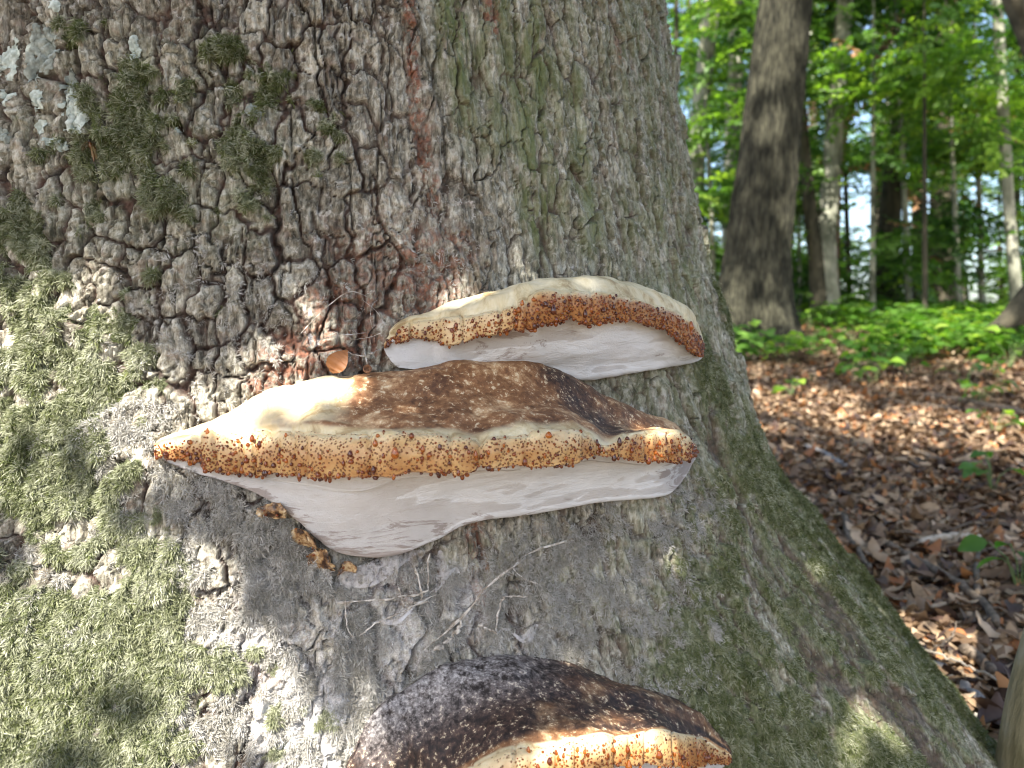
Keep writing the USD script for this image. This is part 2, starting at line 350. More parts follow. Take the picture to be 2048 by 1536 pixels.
# the whole stem, a little inside the bark that is built in full
cph = np.linspace(0, 2 * np.pi, 121)[:-1]; cz = np.concatenate([np.linspace(-.15, 1.1, 24), np.linspace(1.16, 7, 40)])
cp, cc = np.meshgrid(cph, cz)
cpw = (cp + np.pi) % (2 * np.pi) - np.pi
inner = np.where((cpw > D2(-26)) & (cpw < D2(108)) & (cc < 1.15), -.03, 0.0) + .012 * (N3(cpw * 20, cc * 6, 0, 80, 3) - .5)
CV = trunk_point(cpw, cc, inner).reshape(-1, 3)
cq = []
for i in range(len(cz) - 1):
    for j in range(120):
        cq.append((i * 120 + j, i * 120 + (j + 1) % 120, (i + 1) * 120 + (j + 1) % 120, (i + 1) * 120 + j))
Cf = np.array(cq); Cf = np.vstack([Cf[:, [0, 1, 2]], Cf[:, [0, 2, 3]]])
_, _, CN = meshkit.arrays((CV, Cf), True)

# the plates of bark that can be told apart are parts of the trunk
inside = ((oL > .5) & (side < .35)).ravel(); cell = iL.ravel()
fc = cell[BF]; ok = inside[BF].all(1) & (fc[:, 0] == fc[:, 1]) & (fc[:, 1] == fc[:, 2])
insideR = ((oR > .5) & (side > .65) & (moss_m < .45)).ravel(); cellR = iR.ravel(); fr = cellR[BF]
okR = insideR[BF].all(1) & (fr[:, 0] == fr[:, 1]) & (fr[:, 1] == fr[:, 2]) & ~ok
owner = np.full(len(BF), -1); owner[ok] = fc[ok, 0]; owner[okR] = nL + fr[okR, 0]
cen = BV[BF[:, 0]] - CAM; dep = cen[:, 1]; sx_ = np.abs(cen[:, 0] / dep) < .64; sy_ = np.abs(cen[:, 2] / dep + .068) < .49
facing = -(cen * BN[BF[:, 0]]).sum(1) / np.linalg.norm(cen, axis=1)
wgt = np.where(sx_ & sy_ & (facing > .15), facing / dep ** 2, 0) * (1 - .8 * np.clip(growth[BF[:, 0], 0], 0, 1))
score = np.bincount(owner[owner >= 0], wgt[owner >= 0], nL + nR)
chosen = np.argsort(-score)[:300]
pick = np.zeros(nL + nR, bool); pick[chosen] = True
mine = (owner >= 0) & pick[np.maximum(owner, 0)]
tv = np.vstack([BV, CV]); tf = np.vstack([BF[~mine], Cf + len(BV)])
tg = np.vstack([growth, np.tile([[.1, .12, .2]], (len(CV), 1))]); tw = np.vstack([wear, np.tile([[.2, 0, .5]], (len(CV), 1))])
usedv = np.unique(tf); remap = np.full(len(tv), -1); remap[usedv] = np.arange(len(usedv))
trunk = obj('trunk', tv[usedv] - OFF, remap[tf], BARK, oak, normals=np.vstack([BN, CN])[usedv], attrs={'growth': tg[usedv], 'wear': tw[usedv]})
order = np.argsort(owner[mine], kind='stable'); fsel = BF[mine][order]; osel = owner[mine][order]
for k in np.split(np.arange(len(osel)), np.nonzero(np.diff(osel))[0] + 1):
    f = fsel[k]; uv_, inv = np.unique(f, return_inverse=True)
    obj('bark_plate', BV[uv_] - OFF, inv.reshape(f.shape), BARK, trunk, normals=BN[uv_], attrs={'growth': growth[uv_], 'wear': wear[uv_]})

# ------------------------------------------------------------------ bracket fungi
def cap_material():
    g = G('fungus_cap'); brown, dark, cream = g.attr('skin'); veil, b2, b3 = g.attr('veil')
    n1 = g.noise(34, 6, .7, dist=.6); n2 = g.noise(150, 5, .7); n3 = g.noise(420, 3, .6)
    creamc = g.ramp(n1, [(.38, (.33, .24, .12)), (.48, (.54, .455, .275)), (.66, (.68, .61, .43))])
    brownc = g.ramp(g.math('add', g.math('multiply', g.noise(24, 5, .65), .55), g.math('multiply', n2, .45)), [(.38, (.075, .032, .014)), (.5, (.21, .10, .042)), (.60, (.46, .30, .16))])
    darkc = g.ramp(n2, [(.40, (.012, .008, .007)), (.58, (.065, .036, .026)), (.66, (.20, .14, .09))])
    c = g.mix(g.step(g.math('add', g.math('add', g.math('multiply', n1, .75), g.math('multiply', g.noise(13, 4, .6), .55)), brown), .78, 1.28), creamc, brownc)
    c = g.mix(g.step(g.math('add', g.math('multiply', g.noise(60, 5, .65), .7), dark), .70, 1.15), c, darkc)
    speck = g.math('multiply', g.step(g.math('add', g.math('multiply', n2, .6), g.math('multiply', n3, .45)), .575, .65), g.math('subtract', 1.0, cream))
    c = g.mix(g.math('multiply', speck, .75), c, (.62, .53, .36))
    c = g.mix(g.math('multiply', veil, g.step(g.noise(150, 6, .75), .36, .60)), c, g.ramp(n3, [(.4, (.15, .145, .145)), (.6, (.36, .35, .35))]))
    h = g.math('add', g.math('multiply', n2, .5), g.math('multiply', n3, .3))
    return g.done(g('principled_bsdf', 'BSDF', base_color=c, roughness=.62, specular_ior_level=.4, normal=g.bump(h, .0018, .7)))
def rim_material():
    g = G('fungus_rim'); edge, wet, b3 = g.attr('skin')
    n1 = g.noise(42, 5, .6); n2 = g.noise(200, 4, .6)
    c = g.ramp(g.math('add', g.math('multiply', n1, .6), g.math('multiply', wet, .45)), [(.30, (.58, .44, .25)), (.45, (.47, .295, .125)), (.62, (.32, .145, .045))])
    c = g.mix(g.math('multiply', edge, .92), c, g.ramp(n1, [(.38, (.55, .43, .23)), (.62, (.70, .61, .41))]))
    P = g.pos()
    v1 = g('voronoi_texture', 'distance', feature='f1', scale=430.0, randomness=1.0, vector=P)
    pits = g.math('multiply', g.math('subtract', 1.0, g.step(v1, .20, .42)), g.step(g.math('add', g.noise(70, 3, .6), g.math('multiply', wet, .25)), .36, .52))
    pits = g.math('multiply', pits, g.math('subtract', 1.0, edge))
    c = g.mix(g.math('multiply', pits, .85), c, (.13, .045, .012))
    h = g.math('subtract', g.math('multiply', n2, .3), pits)
    return g.done(g('principled_bsdf', 'BSDF', base_color=c, roughness=.42, specular_ior_level=.45, subsurface_weight=.08, subsurface_scale=.004, normal=g.bump(h, .0012, .8)))
def pore_material():
    g = G('fungus_pores'); stain, b2, b3 = g.attr('skin')
    P = g.pos((1, 1, 1)); n1 = g.noise(9, 4, .6); n2 = g.noise(700, 3, .7)
    c = g.ramp(n1, [(.38, (.43, .43, .425)), (.62, (.55, .55, .545))])
    sc = g.noise(26, 6, .72, g.pos((.55, .55, 2.6)), dist=1.2)
    c = g.mix(g.math('multiply', g.step(g.math('add', sc, g.math('multiply', stain, .32)), .60, .66), .7), c, (.22, .18, .16))
    return g.done(g('principled_bsdf', 'BSDF', base_color=c, roughness=.8, specular_ior_level=.25, normal=g.bump(g.math('add', n2, g.math('multiply', sc, 2.5)), .0010, .8)))
CAP, RIM, PORE = cap_material(), rim_material(), pore_material()
def amber(name, col, dark):
    g = G(name)
    c = g.mix(g('layer_weight', 'facing', blend=.35), col, dark)
    return g.done(g('principled_bsdf', 'BSDF', base_color=c, roughness=.03, specular_ior_level=.9, transmission_weight=.72, ior=1.36, coat_weight=.5, coat_roughness=.02))
AMBER = [amber('amber_light', (.60, .19, .02), (.22, .05, .006)), amber('amber_mid', (.34, .085, .010), (.10, .022, .004)), amber('amber_dark', (.13, .030, .008), (.035, .010, .004))]

NU = 260
def bracket(name, label, rimtop, rimbot, back, under, depth, bulge, lift, masks, ndrops, seed, dropw, lumps=1.0, inset=.012, fold=.0, big=0, bigw=None):
    r = np.random.default_rng(seed)
    us = np.array([p[0] for p in rimtop], float)
    I = lambda tab: (lambda u: PchipInterpolator(*np.array(sorted(tab), float).T)(np.clip(u, sorted(tab)[0][0], sorted(tab)[-1][0])))
    fT, fB, fK, fU, fD = I(rimtop), I(rimbot), I(back), I(under), I(depth)
    lo, hi = us.min(), us.max(); a = np.linspace(0, 1, NU); U = lo + (hi - lo) * (.5 - .5 * np.cos(np.pi * a)) * .8 + (hi - lo) * a * .2
    rows = []
    for u in U:
        d = float(fD(u)); k0 = on_trunk(u, fK(u), .007); k1 = on_trunk(u, fU(u), .006); d = min(d, k0[2] - .006, k1[2] - .004)
        dk, du = max(k0[2], d + .004), max(k1[2], d + .004)
        RT, RB = at(u, fT(u), d + .004), at(u, fB(u), d + .001)
        TB, UB = at(u, fK(u), dk), at(u, fU(u), du)
        out = (CAM - RT); out[2] = 0; out /= np.linalg.norm(out)
        thick = np.linalg.norm(RT - RB); b = min(bulge, thick * .42)
        up = np.array([0, 0, 1.0])
        RF = (RT + RB) / 2 + out * b
        q1 = RT * .8 + RF * .2 + out * b * .35 + (RT - RB) * .04; q2 = RB * .8 + RF * .2 + out * b * .45 - (RT - RB) * .02
        ins = min(inset, (du - d) * .5)
        RI = RB - out * ins + up * min(.002, thick * .1)
        e = (dk - d)
        T1 = RT * .82 + TB * .18 + up * lift[0] * e; T2 = RT * .5 + TB * .5 + up * lift[1] * e; T3 = RT * .2 + TB * .8 + up * lift[2] * e
        Ua = RI * .62 + UB * .38 + out * .05 * e; Ub = RI * .25 + UB * .75 + out * .05 * e
        TBB = TB - out * .03 - up * .012; UBB = UB - out * .035 + up * .004
        c = np.array([TBB, TB, T3, T2, T1, RT, q1, RF, q2, RB, RI, Ua, Ub, UB, UBB])
        key = np.array([0, .06, .14, .27, .38, .45, .475, .525, .575, .60, .635, .76, .88, .97, 1.0])
        rows.append((c, key))
    tt_ = np.concatenate([np.linspace(0, .45, 70, endpoint=False), np.linspace(.45, .605, 34, endpoint=False), np.linspace(.605, 1, 60)])
    V = np.array([PchipInterpolator(k, c)(tt_) for c, k in rows])            # NU x NT x 3
    nt = len(tt_)
    f = grid_faces(NU, nt)[:, ::-1]
    F = np.vstack([f[:, [0, 1, 2]], f[:, [0, 2, 3]]])
    _, _, n = meshkit.arrays((V.reshape(-1, 3), F), True); n = n.reshape(V.shape)
    mid = V[NU // 2, 88] - V[NU // 2, 20]
    if n[NU // 2, 85] @ (CAM - V[NU // 2, 85]) < 0: n = -n; F = F[:, ::-1]
    b = tt_[None, :] + 0 * a[:, None]; capw = sm(.46, .40, b); rimw = sm(.41, .46, b) * sm(.64, .60, b); und = sm(.60, .66, b)
    endw = sm(0, .05, a) * sm(1, .95, a); endw = endw[:, None]
    x, y, z = V[..., 0], V[..., 1], V[..., 2]
    disp = capw * (.013 * (N3(x * 22, y * 22, z * 22, seed, 3) - .5) + .004 * (N3(x * 90, y * 90, z * 90, seed + 1, 3) - .5))
    disp += rimw * lumps * (.009 * (N3(U[:, None] / 60.0, b * 2.5, 0, seed + 2, 2) - .5) + .0035 * (N3(x * 75, y * 75, z * 60, seed + 3, 2) - .5))
    groove = np.abs(((N3(U[:, None] / 26.0 + 0 * b, .6 * b, 3, seed + 6, 1)) - .5)) * 2
    disp -= rimw * lumps * .0035 * sm(.22, .0, groove)
    disp += und * (.006 * (N3(x * 12, y * 12, z * 40, seed + 4, 3) - .5) + .0012 * (N3(x * 60, y * 60, z * 160, seed + 5, 2) - .5))
    ledge = (N3(U[:, None] / 90.0, 0 * b, 1, seed + 7, 2) - .5) * .05 + .70
    disp -= und * fold * sm(0, .012, b - ledge) * sm(.95, .80, b) * sm(.25, .5, a)[:, None]
    V = V + n * (disp * endw)[..., None]
    _, _, n = meshkit.arrays((V.reshape(-1, 3), F), True)
    skin, veil = masks(U[:, None] + 0 * b, b, V, a[:, None] + 0 * b)
    root = thing(name, label, 'bracket fungus', tuple(V[NU // 2, 100]))
    o = V[NU // 2, 100]
    P = V.reshape(-1, 3) - o; fcol = (F % nt).max(1)
    for part, sel, mat in (('cap', fcol <= 70, CAP), ('rim', (fcol > 70) & (fcol <= 104), RIM), ('pore_surface', fcol > 104, PORE)):
        q = F[sel]; uv_, inv = np.unique(q, return_inverse=True)
        obj(part, P[uv_], inv.reshape(q.shape), mat, root, normals=n[uv_], attrs={'skin': skin.reshape(-1, 3)[uv_], 'veil': veil.reshape(-1, 3)[uv_]})
    # drops sweated out of the rim
    nn = n.reshape(V.shape); ball = trimesh.creation.icosphere(2, 1.0); small = trimesh.creation.icosphere(1, 1.0)
    made, tiny = [], [[], [], []]
    tries = 0
    while len(made) < ndrops and tries < ndrops * 30:
        tries += 1
        i = r.integers(2, NU - 2); j = r.integers(72, 106)
        u, tb = U[i], tt_[j]
        large = len(made) < big
        if r.random() > (bigw(u) * sm(.3, .5, (tb - .45) / .155) if large else dropw(u, (tb - .45) / .155)): continue
        s_ = min(.0027, .00030 + abs(r.lognormal(-7.45, .58)))
        if large: s_ = r.uniform(.0011, .0021)
        p = V[i, j] + (V[i + 1, j] - V[i, j]) * r.random(); 
        if any(np.linalg.norm(p - q) < (s_ + t) * 1.15 for q, t in made[-400:]): continue
        made.append((p, s_))
        m = ball if s_ > .0013 else small
        nrm = nn[i, j]; v = np.array(m.vertices) * s_ * np.array([r.uniform(.8, 1.1), r.uniform(.8, 1.1), r.uniform(.95, 1.0)])
        v[:, 2] *= 1 + (r.random() < .5) * r.uniform(.2, 1.0) * (s_ > .0011)
        v[:, :2] *= (1 - .22 * np.clip(v[:, 2:] / s_, -1, 1) * (s_ > .0012))
        v += p + nrm * s_ * .35 - o
        k = int(r.choice(3, p=[.30, .42, .28]))
        tiny[k].append((s_, v, np.array(m.faces)))
    big = sorted([(s_, k, v, f) for k in range(3) for s_, v, f in tiny[k]], key=lambda t: -t[0])
    for s_, k, v, f in big[:300]: obj('amber_drop', v, f, AMBER[k], root)
    rest = big[300:]
    if rest:
        obj('tiny_drops', *join([(v, f) for _, k, v, f in rest]), AMBER[1], root, kind='stuff')
    return root, V, nn, U

def col(*c): return np.stack(np.broadcast_arrays(*c), -1)
def masks1(U, b, V, a):
    cap = b < .455; e = (b - .45) / .155
    wet = np.clip(sm(950, 1090, U) * .9 + sm(820, 780, U) * .8, .12, 1) * sm(-.05, .35, e)
    edge = np.clip(sm(.34, .02, e + .25 * (N3(U / 22, b * 0, 0, 3, 2) - .5)) + .75 * sm(.90, 1.0, e), 0, 1)
    s = np.where(cap[..., None], col(.10 + 0 * U, 0 * U, 1 + 0 * U), col(edge, wet, 0))
    und = b > .60
    stain = .35 * np.exp(-((U - 1010) / 60) ** 2) + .15 * sm(900, 800, U)
    s = np.where(und[..., None], col(stain, 0, 0), s)
    return s, col(0 * U, 0 * U, 0 * U)
def masks2(U, b, V, a):
    e = (b - .45) / .155; q = np.clip(b / .45, 0, 1)                # q: 0 at the trunk, 1 at the rim
    brown = .62 * sm(640, 800, U) * sm(.97, .80, q + .06 * (N3(U / 40, q * 5, 0, 8, 2) - .5)) + .24
    brown = np.maximum(brown, .5 * np.exp(-((q - .90) / .05) ** 2) * sm(560, 640, U) * sm(960, 860, U))
    ridge = 1040 + (q - .25) * 240
    dark = .75 * np.exp(-((U - ridge - 60) / 85) ** 2) * sm(1.0, .82, q) * sm(960, 1060, U)
    dark = np.maximum(dark, .55 * sm(.30, .10, q) * sm(720, 860, U))
    dark = np.maximum(dark, .55 * sm(1080, 1180, U) * sm(.95, .6, q) * sm(1330, 1250, U))
    cream = np.clip(sm(.86, .97, q) + sm(700, 560, U), 0, 1)
    s = np.where((b < .455)[..., None], col(brown * (1 - .8 * sm(.93, 1, q)), dark, cream), 0)
    wet = np.clip(.35 + .5 * (N3(U / 70, e * 2, 0, 9, 2) - .2), 0, 1) * sm(.05, .5, e)
    edge = np.clip(sm(.27, .05, e + .4 * (N3(U / 35, e * 0, 0, 4, 2) - .5)) + .55 * sm(.93, 1.0, e), 0, 1)
    s = np.where(((b >= .455) & (b <= .60))[..., None], col(edge, wet, 0 * U), s)
    stain = .42 * sm(.80, .95, b) * sm(1000, 780, U) + .25 * sm(.85, .97, b) + .5 * sm(1320, 1375, U)
    s = np.where((b > .60)[..., None], col(stain, 0 * U, 0 * U), s)
    return s, col(.35 * sm(.2, 0, q) * sm(800, 600, U), 0 * U, 0 * U)
def masks3(U, b, V, a):
    e = (b - .45) / .155; q = np.clip(b / .45, 0, 1)
    dark = .70 * sm(1.0, .86, q) * (.65 + .7 * N3(U / 90, q * 4, 0, 14, 2)) + .25 * sm(1150, 1000, U) * sm(.99, .9, q)
    brown = .85 * sm(1.0, .93, q) + 0 * U
    s = np.where((b < .455)[..., None], col(brown, dark, .8 * sm(.9, 1, q)), 0)
    wet = .45 * sm(.1, .5, e) + .35 * sm(1300, 1420, U)
    edge = np.clip(sm(.22, .03, e + .3 * (N3(U / 35, e * 0, 0, 5, 2) - .5)) * sm(1420, 1330, U), 0, 1)
    s = np.where(((b >= .455) & (b <= .60))[..., None], col(edge, wet, 0 * U), s)
    s = np.where((b > .60)[..., None], col(.1 + 0 * U, 0 * U, 0 * U), s)
    return s, col(np.clip(.95 * sm(.75, .25, q) * sm(1180, 980, U) * sm(700, 760, U), 0, 1), 0 * U, 0 * U)

b1 = bracket('bracket_fungus', 'uppermost bracket fungus, cream cap, wet orange rim dotted with amber drops, white underside',
    [(768, 690), (779, 668), (837, 640), (905, 637), (990, 616), (1042, 599), (1110, 584), (1178, 584), (1247, 592), (1315, 609), (1366, 633), (1397, 668), (1407, 690)],
    [(768, 697), (820, 683), (905, 685), (973, 674), (1059, 661), (1093, 647), (1178, 647), (1213, 643), (1281, 646), (1332, 660), (1349, 674), (1383, 703), (1407, 712)],
    [(768, 688), (779, 662), (854, 626), (905, 602), (1008, 582), (1110, 573), (1172, 565), (1213, 575), (1281, 598), (1349, 621), (1397, 652), (1407, 688)],
    [(768, 699), (782, 722), (799, 737), (900, 742), (1000, 748), (1161, 758), (1213, 752), (1315, 740), (1383, 726), (1407, 713)],
    [(768, .745), (800, .71), (900, .665), (1050, .645), (1200, .672), (1300, .725), (1370, .785), (1407, .86)],
    .012, (.10, .10, .05), masks1, 1300, 21, lambda u, e: (.04 + .8 * sm(.15, .5, e)) * (.25 + .75 * sm(930, 1060, u) + .45 * sm(850, 780, u)) * (.15 + .85 * sm(.1, .3, e)))
b2 = bracket('bracket_fungus', 'large middle bracket fungus with brown mottled cap, broad orange rim, deep white underside',
    [(308, 893), (320, 886), (400, 871), (500, 862), (600, 862), (700, 868), (800, 866), (900, 868), (950, 882), (1000, 870), (1100, 865), (1180, 868), (1215, 884), (1250, 866), (1300, 857), (1350, 862), (1382, 880), (1394, 898)],
    [(308, 912), (360, 925), (420, 940), (500, 950), (600, 957), (700, 955), (800, 946), (900, 945), (1000, 938), (1100, 926), (1200, 917), (1300, 926), (1370, 921), (1394, 906)],
    [(308, 889), (340, 876), (430, 838), (500, 797), (560, 770), (640, 750), (740, 745), (850, 735), (920, 722), (1040, 709), (1100, 733), (1160, 768), (1220, 798), (1280, 838), (1340, 856), (1394, 896)],
    [(308, 914), (380, 946), (450, 966), (540, 1000), (600, 1040), (640, 1080), (690, 1110), (740, 1117), (800, 1108), (870, 1075), (950, 1041), (1080, 1024), (1200, 1002), (1300, 996), (1335, 988), (1358, 972), (1376, 946), (1394, 910)],
    [(308, .735), (360, .695), (430, .655), (520, .615), (620, .588), (720, .575), (830, .570), (950, .575), (1080, .592), (1200, .622), (1300, .662), (1370, .715), (1394, .78)],
    .015, (.0, -.03, .06), masks2, 1150, 22, lambda u, e: (.10 + .6 * sm(.15, .45, e)) * (.35 + .65 * sm(700, 420, u) + .35 * np.exp(-((u - 900) / 90) ** 2) + .5 * sm(1280, 1380, u)) + .15 * sm(.6, .9, e), fold=.011, big=60, bigw=lambda u: .15 + .85 * sm(800, 700, u) * sm(330, 420, u) + .5 * np.exp(-((u - 860) / 40) ** 2) + .4 * sm(1300, 1370, u))
b3 = bracket('bracket_fungus', 'lowest bracket fungus, blackish crusted cap veiled with dusty web, orange front rim',
    [(690, 1652), (760, 1637), (850, 1597), (939, 1546), (990, 1515), (1025, 1503), (1093, 1492), (1178, 1478), (1247, 1471), (1315, 1462), (1366, 1472), (1400, 1479), (1440, 1496), (1463, 1511)],
    [(690, 1662), (760, 1662), (850, 1652), (939, 1622), (1000, 1590), (1080, 1565), (1144, 1549), (1247, 1530), (1315, 1525), (1400, 1524), (1450, 1531), (1463, 1523)],
    [(690, 1545), (730, 1450), (790, 1388), (840, 1360), (900, 1332), (1000, 1314), (1080, 1318), (1150, 1331), (1250, 1365), (1330, 1395), (1400, 1430), (1430, 1466), (1463, 1502)],
    [(690, 1660), (760, 1680), (939, 1690), (1080, 1640), (1247, 1585), (1400, 1560), (1463, 1524)],
    [(690, .70), (730, .645), (780, .605), (850, .57), (939, .552), (1025, .548), (1178, .565), (1300, .60), (1400, .655), (1440, .69), (1463, .73)],
    .014, (.0, .0, .04), masks3, 650, 23, lambda u, e: (.10 + .7 * sm(.15, .45, e)) * .8)

# ------------------------------------------------------------------ the wood's floor
def ground_z(x, y):
    d = np.hypot(x * .6, y)
    z = np.interp(d, [0, 1.2, 2, 3, 4.3, 6, 7.5, 10, 13, 18, 30, 60], [0, 0, .03, .10, .20, .40, .59, .74, .80, .55, -1.5, -8.0])
    return z + .05 * (N3(x * .9, y * .9, 0, 90, 3) - .5) * np.minimum(1, d) + .02 * (N3(x * 5, y * 5, 0, 91, 2) - .5)
def litter_material():
    g = G('leaf_mould'); n = g.noise(38, 6, .7); n2 = g.noise(160, 4, .7)
    c = g.ramp(g.math('add', g.math('multiply', n, .6), g.math('multiply', n2, .4)), [(.3, (.035, .022, .014)), (.5, (.11, .068, .04)), (.7, (.27, .18, .11))])
    c = g.mix(g.step(g.noise(3, 4, .6), .55, .66), c, g.ramp(n2, [(.3, (.03, .045, .012)), (.7, (.10, .12, .04))]))
    return g.done(g('principled_bsdf', 'BSDF', base_color=c, roughness=.9, normal=g.bump(n2, .01)))
gx = np.concatenate([np.linspace(-60, -6, 30), np.linspace(-5.7, 9, 190), np.linspace(9.5, 70, 34)]); gy = np.concatenate([np.linspace(-40, -4.5, 20), np.linspace(-4, 11, 200), np.linspace(11.4, 80, 60)])
Gx, Gy = np.meshgrid(gx, gy)
obj('forest_floor', np.stack([Gx, Gy, ground_z(Gx, Gy)], -1).reshape(-1, 3), grid_faces(len(gy), len(gx)), litter_material(), kind='structure')

# ------------------------------------------------------------------ moss on the oak
def moss_proto(name, mat, seed, n, ln, spread, wid):
    r = np.random.default_rng(seed); vs, fs, k = [], [], 0
    for _ in range(n):
        az = r.uniform(0, 2 * np.pi); lean = r.uniform(.15, 1.0) * spread; L = ln * r.uniform(.6, 1.2)
        o = np.array([math.cos(az), math.sin(az), 0]) * r.uniform(0, .0035); dirn = np.array([math.cos(az) * lean, math.sin(az) * lean, 1.0]); dirn /= np.linalg.norm(dirn)
        sd = np.cross(dirn, r.normal(size=3)); sd /= np.linalg.norm(sd); bend = np.array([.55 * L, 0, -.0]) + r.normal(0, .15, 3) * L     # +x of the tuft is downhill
        t = np.array([0, .4, .75, 1.0]); c = o + t[:, None] * L * dirn + (t ** 2)[:, None] * bend
        w = wid * np.array([.6, 1.0, .8, .15])
        v = np.concatenate([c + sd * w[:, None] / 2, c - sd * w[:, None] / 2]); vs.append(v)
        for i in range(3): fs += [[k + i, k + i + 1, k + 4 + i + 1], [k + i, k + 4 + i + 1, k + 4 + i]]
        k += 8
    return proto(name, np.vstack(vs), np.array(fs), mat, smooth=False)
def moss_material(name, stops):
    g = G(name); c = g.ramp(g('object_info', 'random'), stops); c = g.mix(.6, c, g.ramp(g.noise(55, 4, .6), stops))
    a = g('principled_bsdf', 'BSDF', base_color=c, roughness=.7, specular_ior_level=.25)
    return g.done(g('mix_closure', 'closure', fac=.25, closure1=a, closure2=g('translucent_bsdf', 'BSDF', color=c)))
MGREEN = moss_material('moss_green', [(.28, (.035, .052, .011)), (.5, (.105, .13, .038)), (.72, (.23, .25, .105))])
MDUST = moss_material('moss_dusty', [(.25, (.10, .12, .05)), (.5, (.27, .285, .165)), (.75, (.52, .53, .42))])
MFUZZ = moss_material('dust_fuzz', [(.25, (.26, .245, .20)), (.5, (.42, .41, .37)), (.75, (.60, .59, .57))])
MP = [moss_proto(f'moss_tuft_{k}', MGREEN, 100 + k, 17, .0040, 1.8, .00052) for k in range(3)] + [moss_proto(f'moss_tuft_{k}', MDUST, 100 + k, 17, .0042, 2.0, .00062) for k in range(3, 6)]
MF = [moss_proto(f'dusty_fuzz_{k}', MFUZZ, 120 + k, 16, .0030, 2.2, .00055) for k in range(3)]
def moss(name, label, region, dust, n, seed, size=1.0):
    r = np.random.default_rng(seed); mm = np.clip(moss_m, 0, 1.1) * region
    p = np.clip(mm - .22, 0, 1).ravel(); p /= p.sum()
    idx = r.choice(len(p), n, p=p)
    nb = BN[idx]; P0 = BV[idx] + r.normal(0, .0006, (n, 3)) - nb * .0006
    down = np.tile([0, 0, -1.0], (n, 1)) + r.normal(0, .45, (n, 3))
    nz = nb + r.normal(0, .25, (n, 3)) + np.array([0, 0, -.15])
    du = np.clip(dust.ravel()[idx] + r.normal(0, .12, n), 0, 1)
    k = np.where(r.random(n) < du, 3, 0) + r.integers(0, 3, n)
    instancer(name, MP, P0, frames(nz, down), size * r.uniform(.6, 1.15, n) * (.55 + .5 * np.clip(mm.ravel()[idx], 0, 1)), k, label=label, cat='moss', kind='stuff')
leftm = (ss < D2(24) * S0) * 1.0; lowm = sm(.60, .50, tt)
moss('moss', 'pale dusty cushions of moss on the left foot of the oak', leftm * lowm, .72 + .35 * sm(.38, .22, tt) + .8 * white_m - .35 * (N3(ss * 12, tt * 12, 0, 78, 2) - .35), 36000, 301, 1.0)
moss('moss', 'dark green moss tufts in the bark cracks above the middle bracket', leftm * (1 - lowm), .28 + .5 * sm(.95, .6, tt), 14000, 302, 1.05)
moss('moss', 'green moss blanket over the buttress root right of the brackets', 1 - leftm, .20 + .36 * sm(D2(78), D2(48), ph) + .5 * (N3(ss * 20, tt * 14, 0, 79, 2) - .5), 42000, 303, .95)

fz = blobs([(450, 1120, 260, 190, .9), (560, 1300, 260, 220, 1.), (640, 1450, 160, 130, 1.), (840, 1240, 280, 110, .65), (480, 1010, 150, 90, .8), (1150, 1180, 240, 160, .5), (1330, 1040, 160, 120, .5), (400, 640, 240, 230, .17),
            (720, 1390, 130, 90, .9), (1180, 1310, 160, 70, .5), (660, 590, 120, 90, .18), (250, 940, 200, 160, .6), (120, 1180, 250, 200, .5), (880, 480, 110, 150, .16), (1330, 1250, 140, 140, .5)], ss, tt, 1.4)
p = (np.clip(fz - .1, 0, 1) * sm(.40, .66, N3(ss * 60, tt * 60, 2, 82, 4)) * (1 - .7 * np.clip(moss_m, 0, 1))).ravel(); p /= p.sum()
fr_ = np.random.default_rng(305); idx = fr_.choice(len(p), 17000, p=p); nf_ = len(idx)
instancer('dust_fuzz', MF, BV[idx] + fr_.normal(0, .0005, (nf_, 3)), frames(BN[idx] + fr_.normal(0, .35, (nf_, 3)), np.tile([0, 0, -1.0], (nf_, 1)) + fr_.normal(0, .7, (nf_, 3))), fr_.uniform(.5, 1.25, nf_), fr_.integers(0, 3, nf_),
          label='whitish spore dusted fuzz clinging to the bark around the brackets', cat='fuzz', kind='stuff')

# ------------------------------------------------------------------ leaves
def leaf_shape(L, W, fold=.18, curl=.0, n=5, wave=0.0, seed=0):
    r = np.random.default_rng(seed); t = np.linspace(0, 1, n); w = W / 2 * np.sin(np.pi * np.clip(t, .03, .97) ** .85) ** .8
    z = -curl * L * (t - .35) ** 2 + r.normal(0, wave * L, n)
    c = np.stack([t * L, 0 * t, z], 1); l = np.stack([t * L, w, z + fold * w + r.normal(0, wave * L, n)], 1); q = np.stack([t * L, -w, z + fold * w + r.normal(0, wave * L, n)], 1)
    v = np.vstack([c, l, q]); f = []
    for i in range(n - 1):
        f += [[i, i + 1, n + i + 1], [i, n + i + 1, n + i], [i, 2 * n + i + 1, i + 1], [i, 2 * n + i, 2 * n + i + 1]]
    return v, np.array(f)
def rot(ax, ang):
    return trimesh.transformations.rotation_matrix(ang, ax)[:3, :3]
def spray_proto(name, mat, seed, n=15, L=.42, leaf=.068):
    r = np.random.default_rng(seed); parts = []
    for i in range(n):
        t = (i + .7) / n; sgn = 1 if i % 2 else -1; o = np.array([t * L, 0, -.10 * L * t * t])
        v, f = leaf_shape(leaf * r.uniform(.75, 1.15), leaf * .58 * r.uniform(.85, 1.1), .12, .35, 4)
        m = rot([0, 0, 1], sgn * r.uniform(.6, 1.15) * (1 - .5 * (i > n - 2))) @ rot([1, 0, 0], r.normal(0, .3)) @ rot([0, 1, 0], r.normal(.15, .25))
        parts.append((v @ m.T + o, f))
    parts.append(tube([[0, 0, 0], [L * .5, 0, -.03 * L], [L, 0, -.1 * L]], [.0028, .002, .0008], 3, False))
    return proto(name, *join(parts), mat, smooth=False)
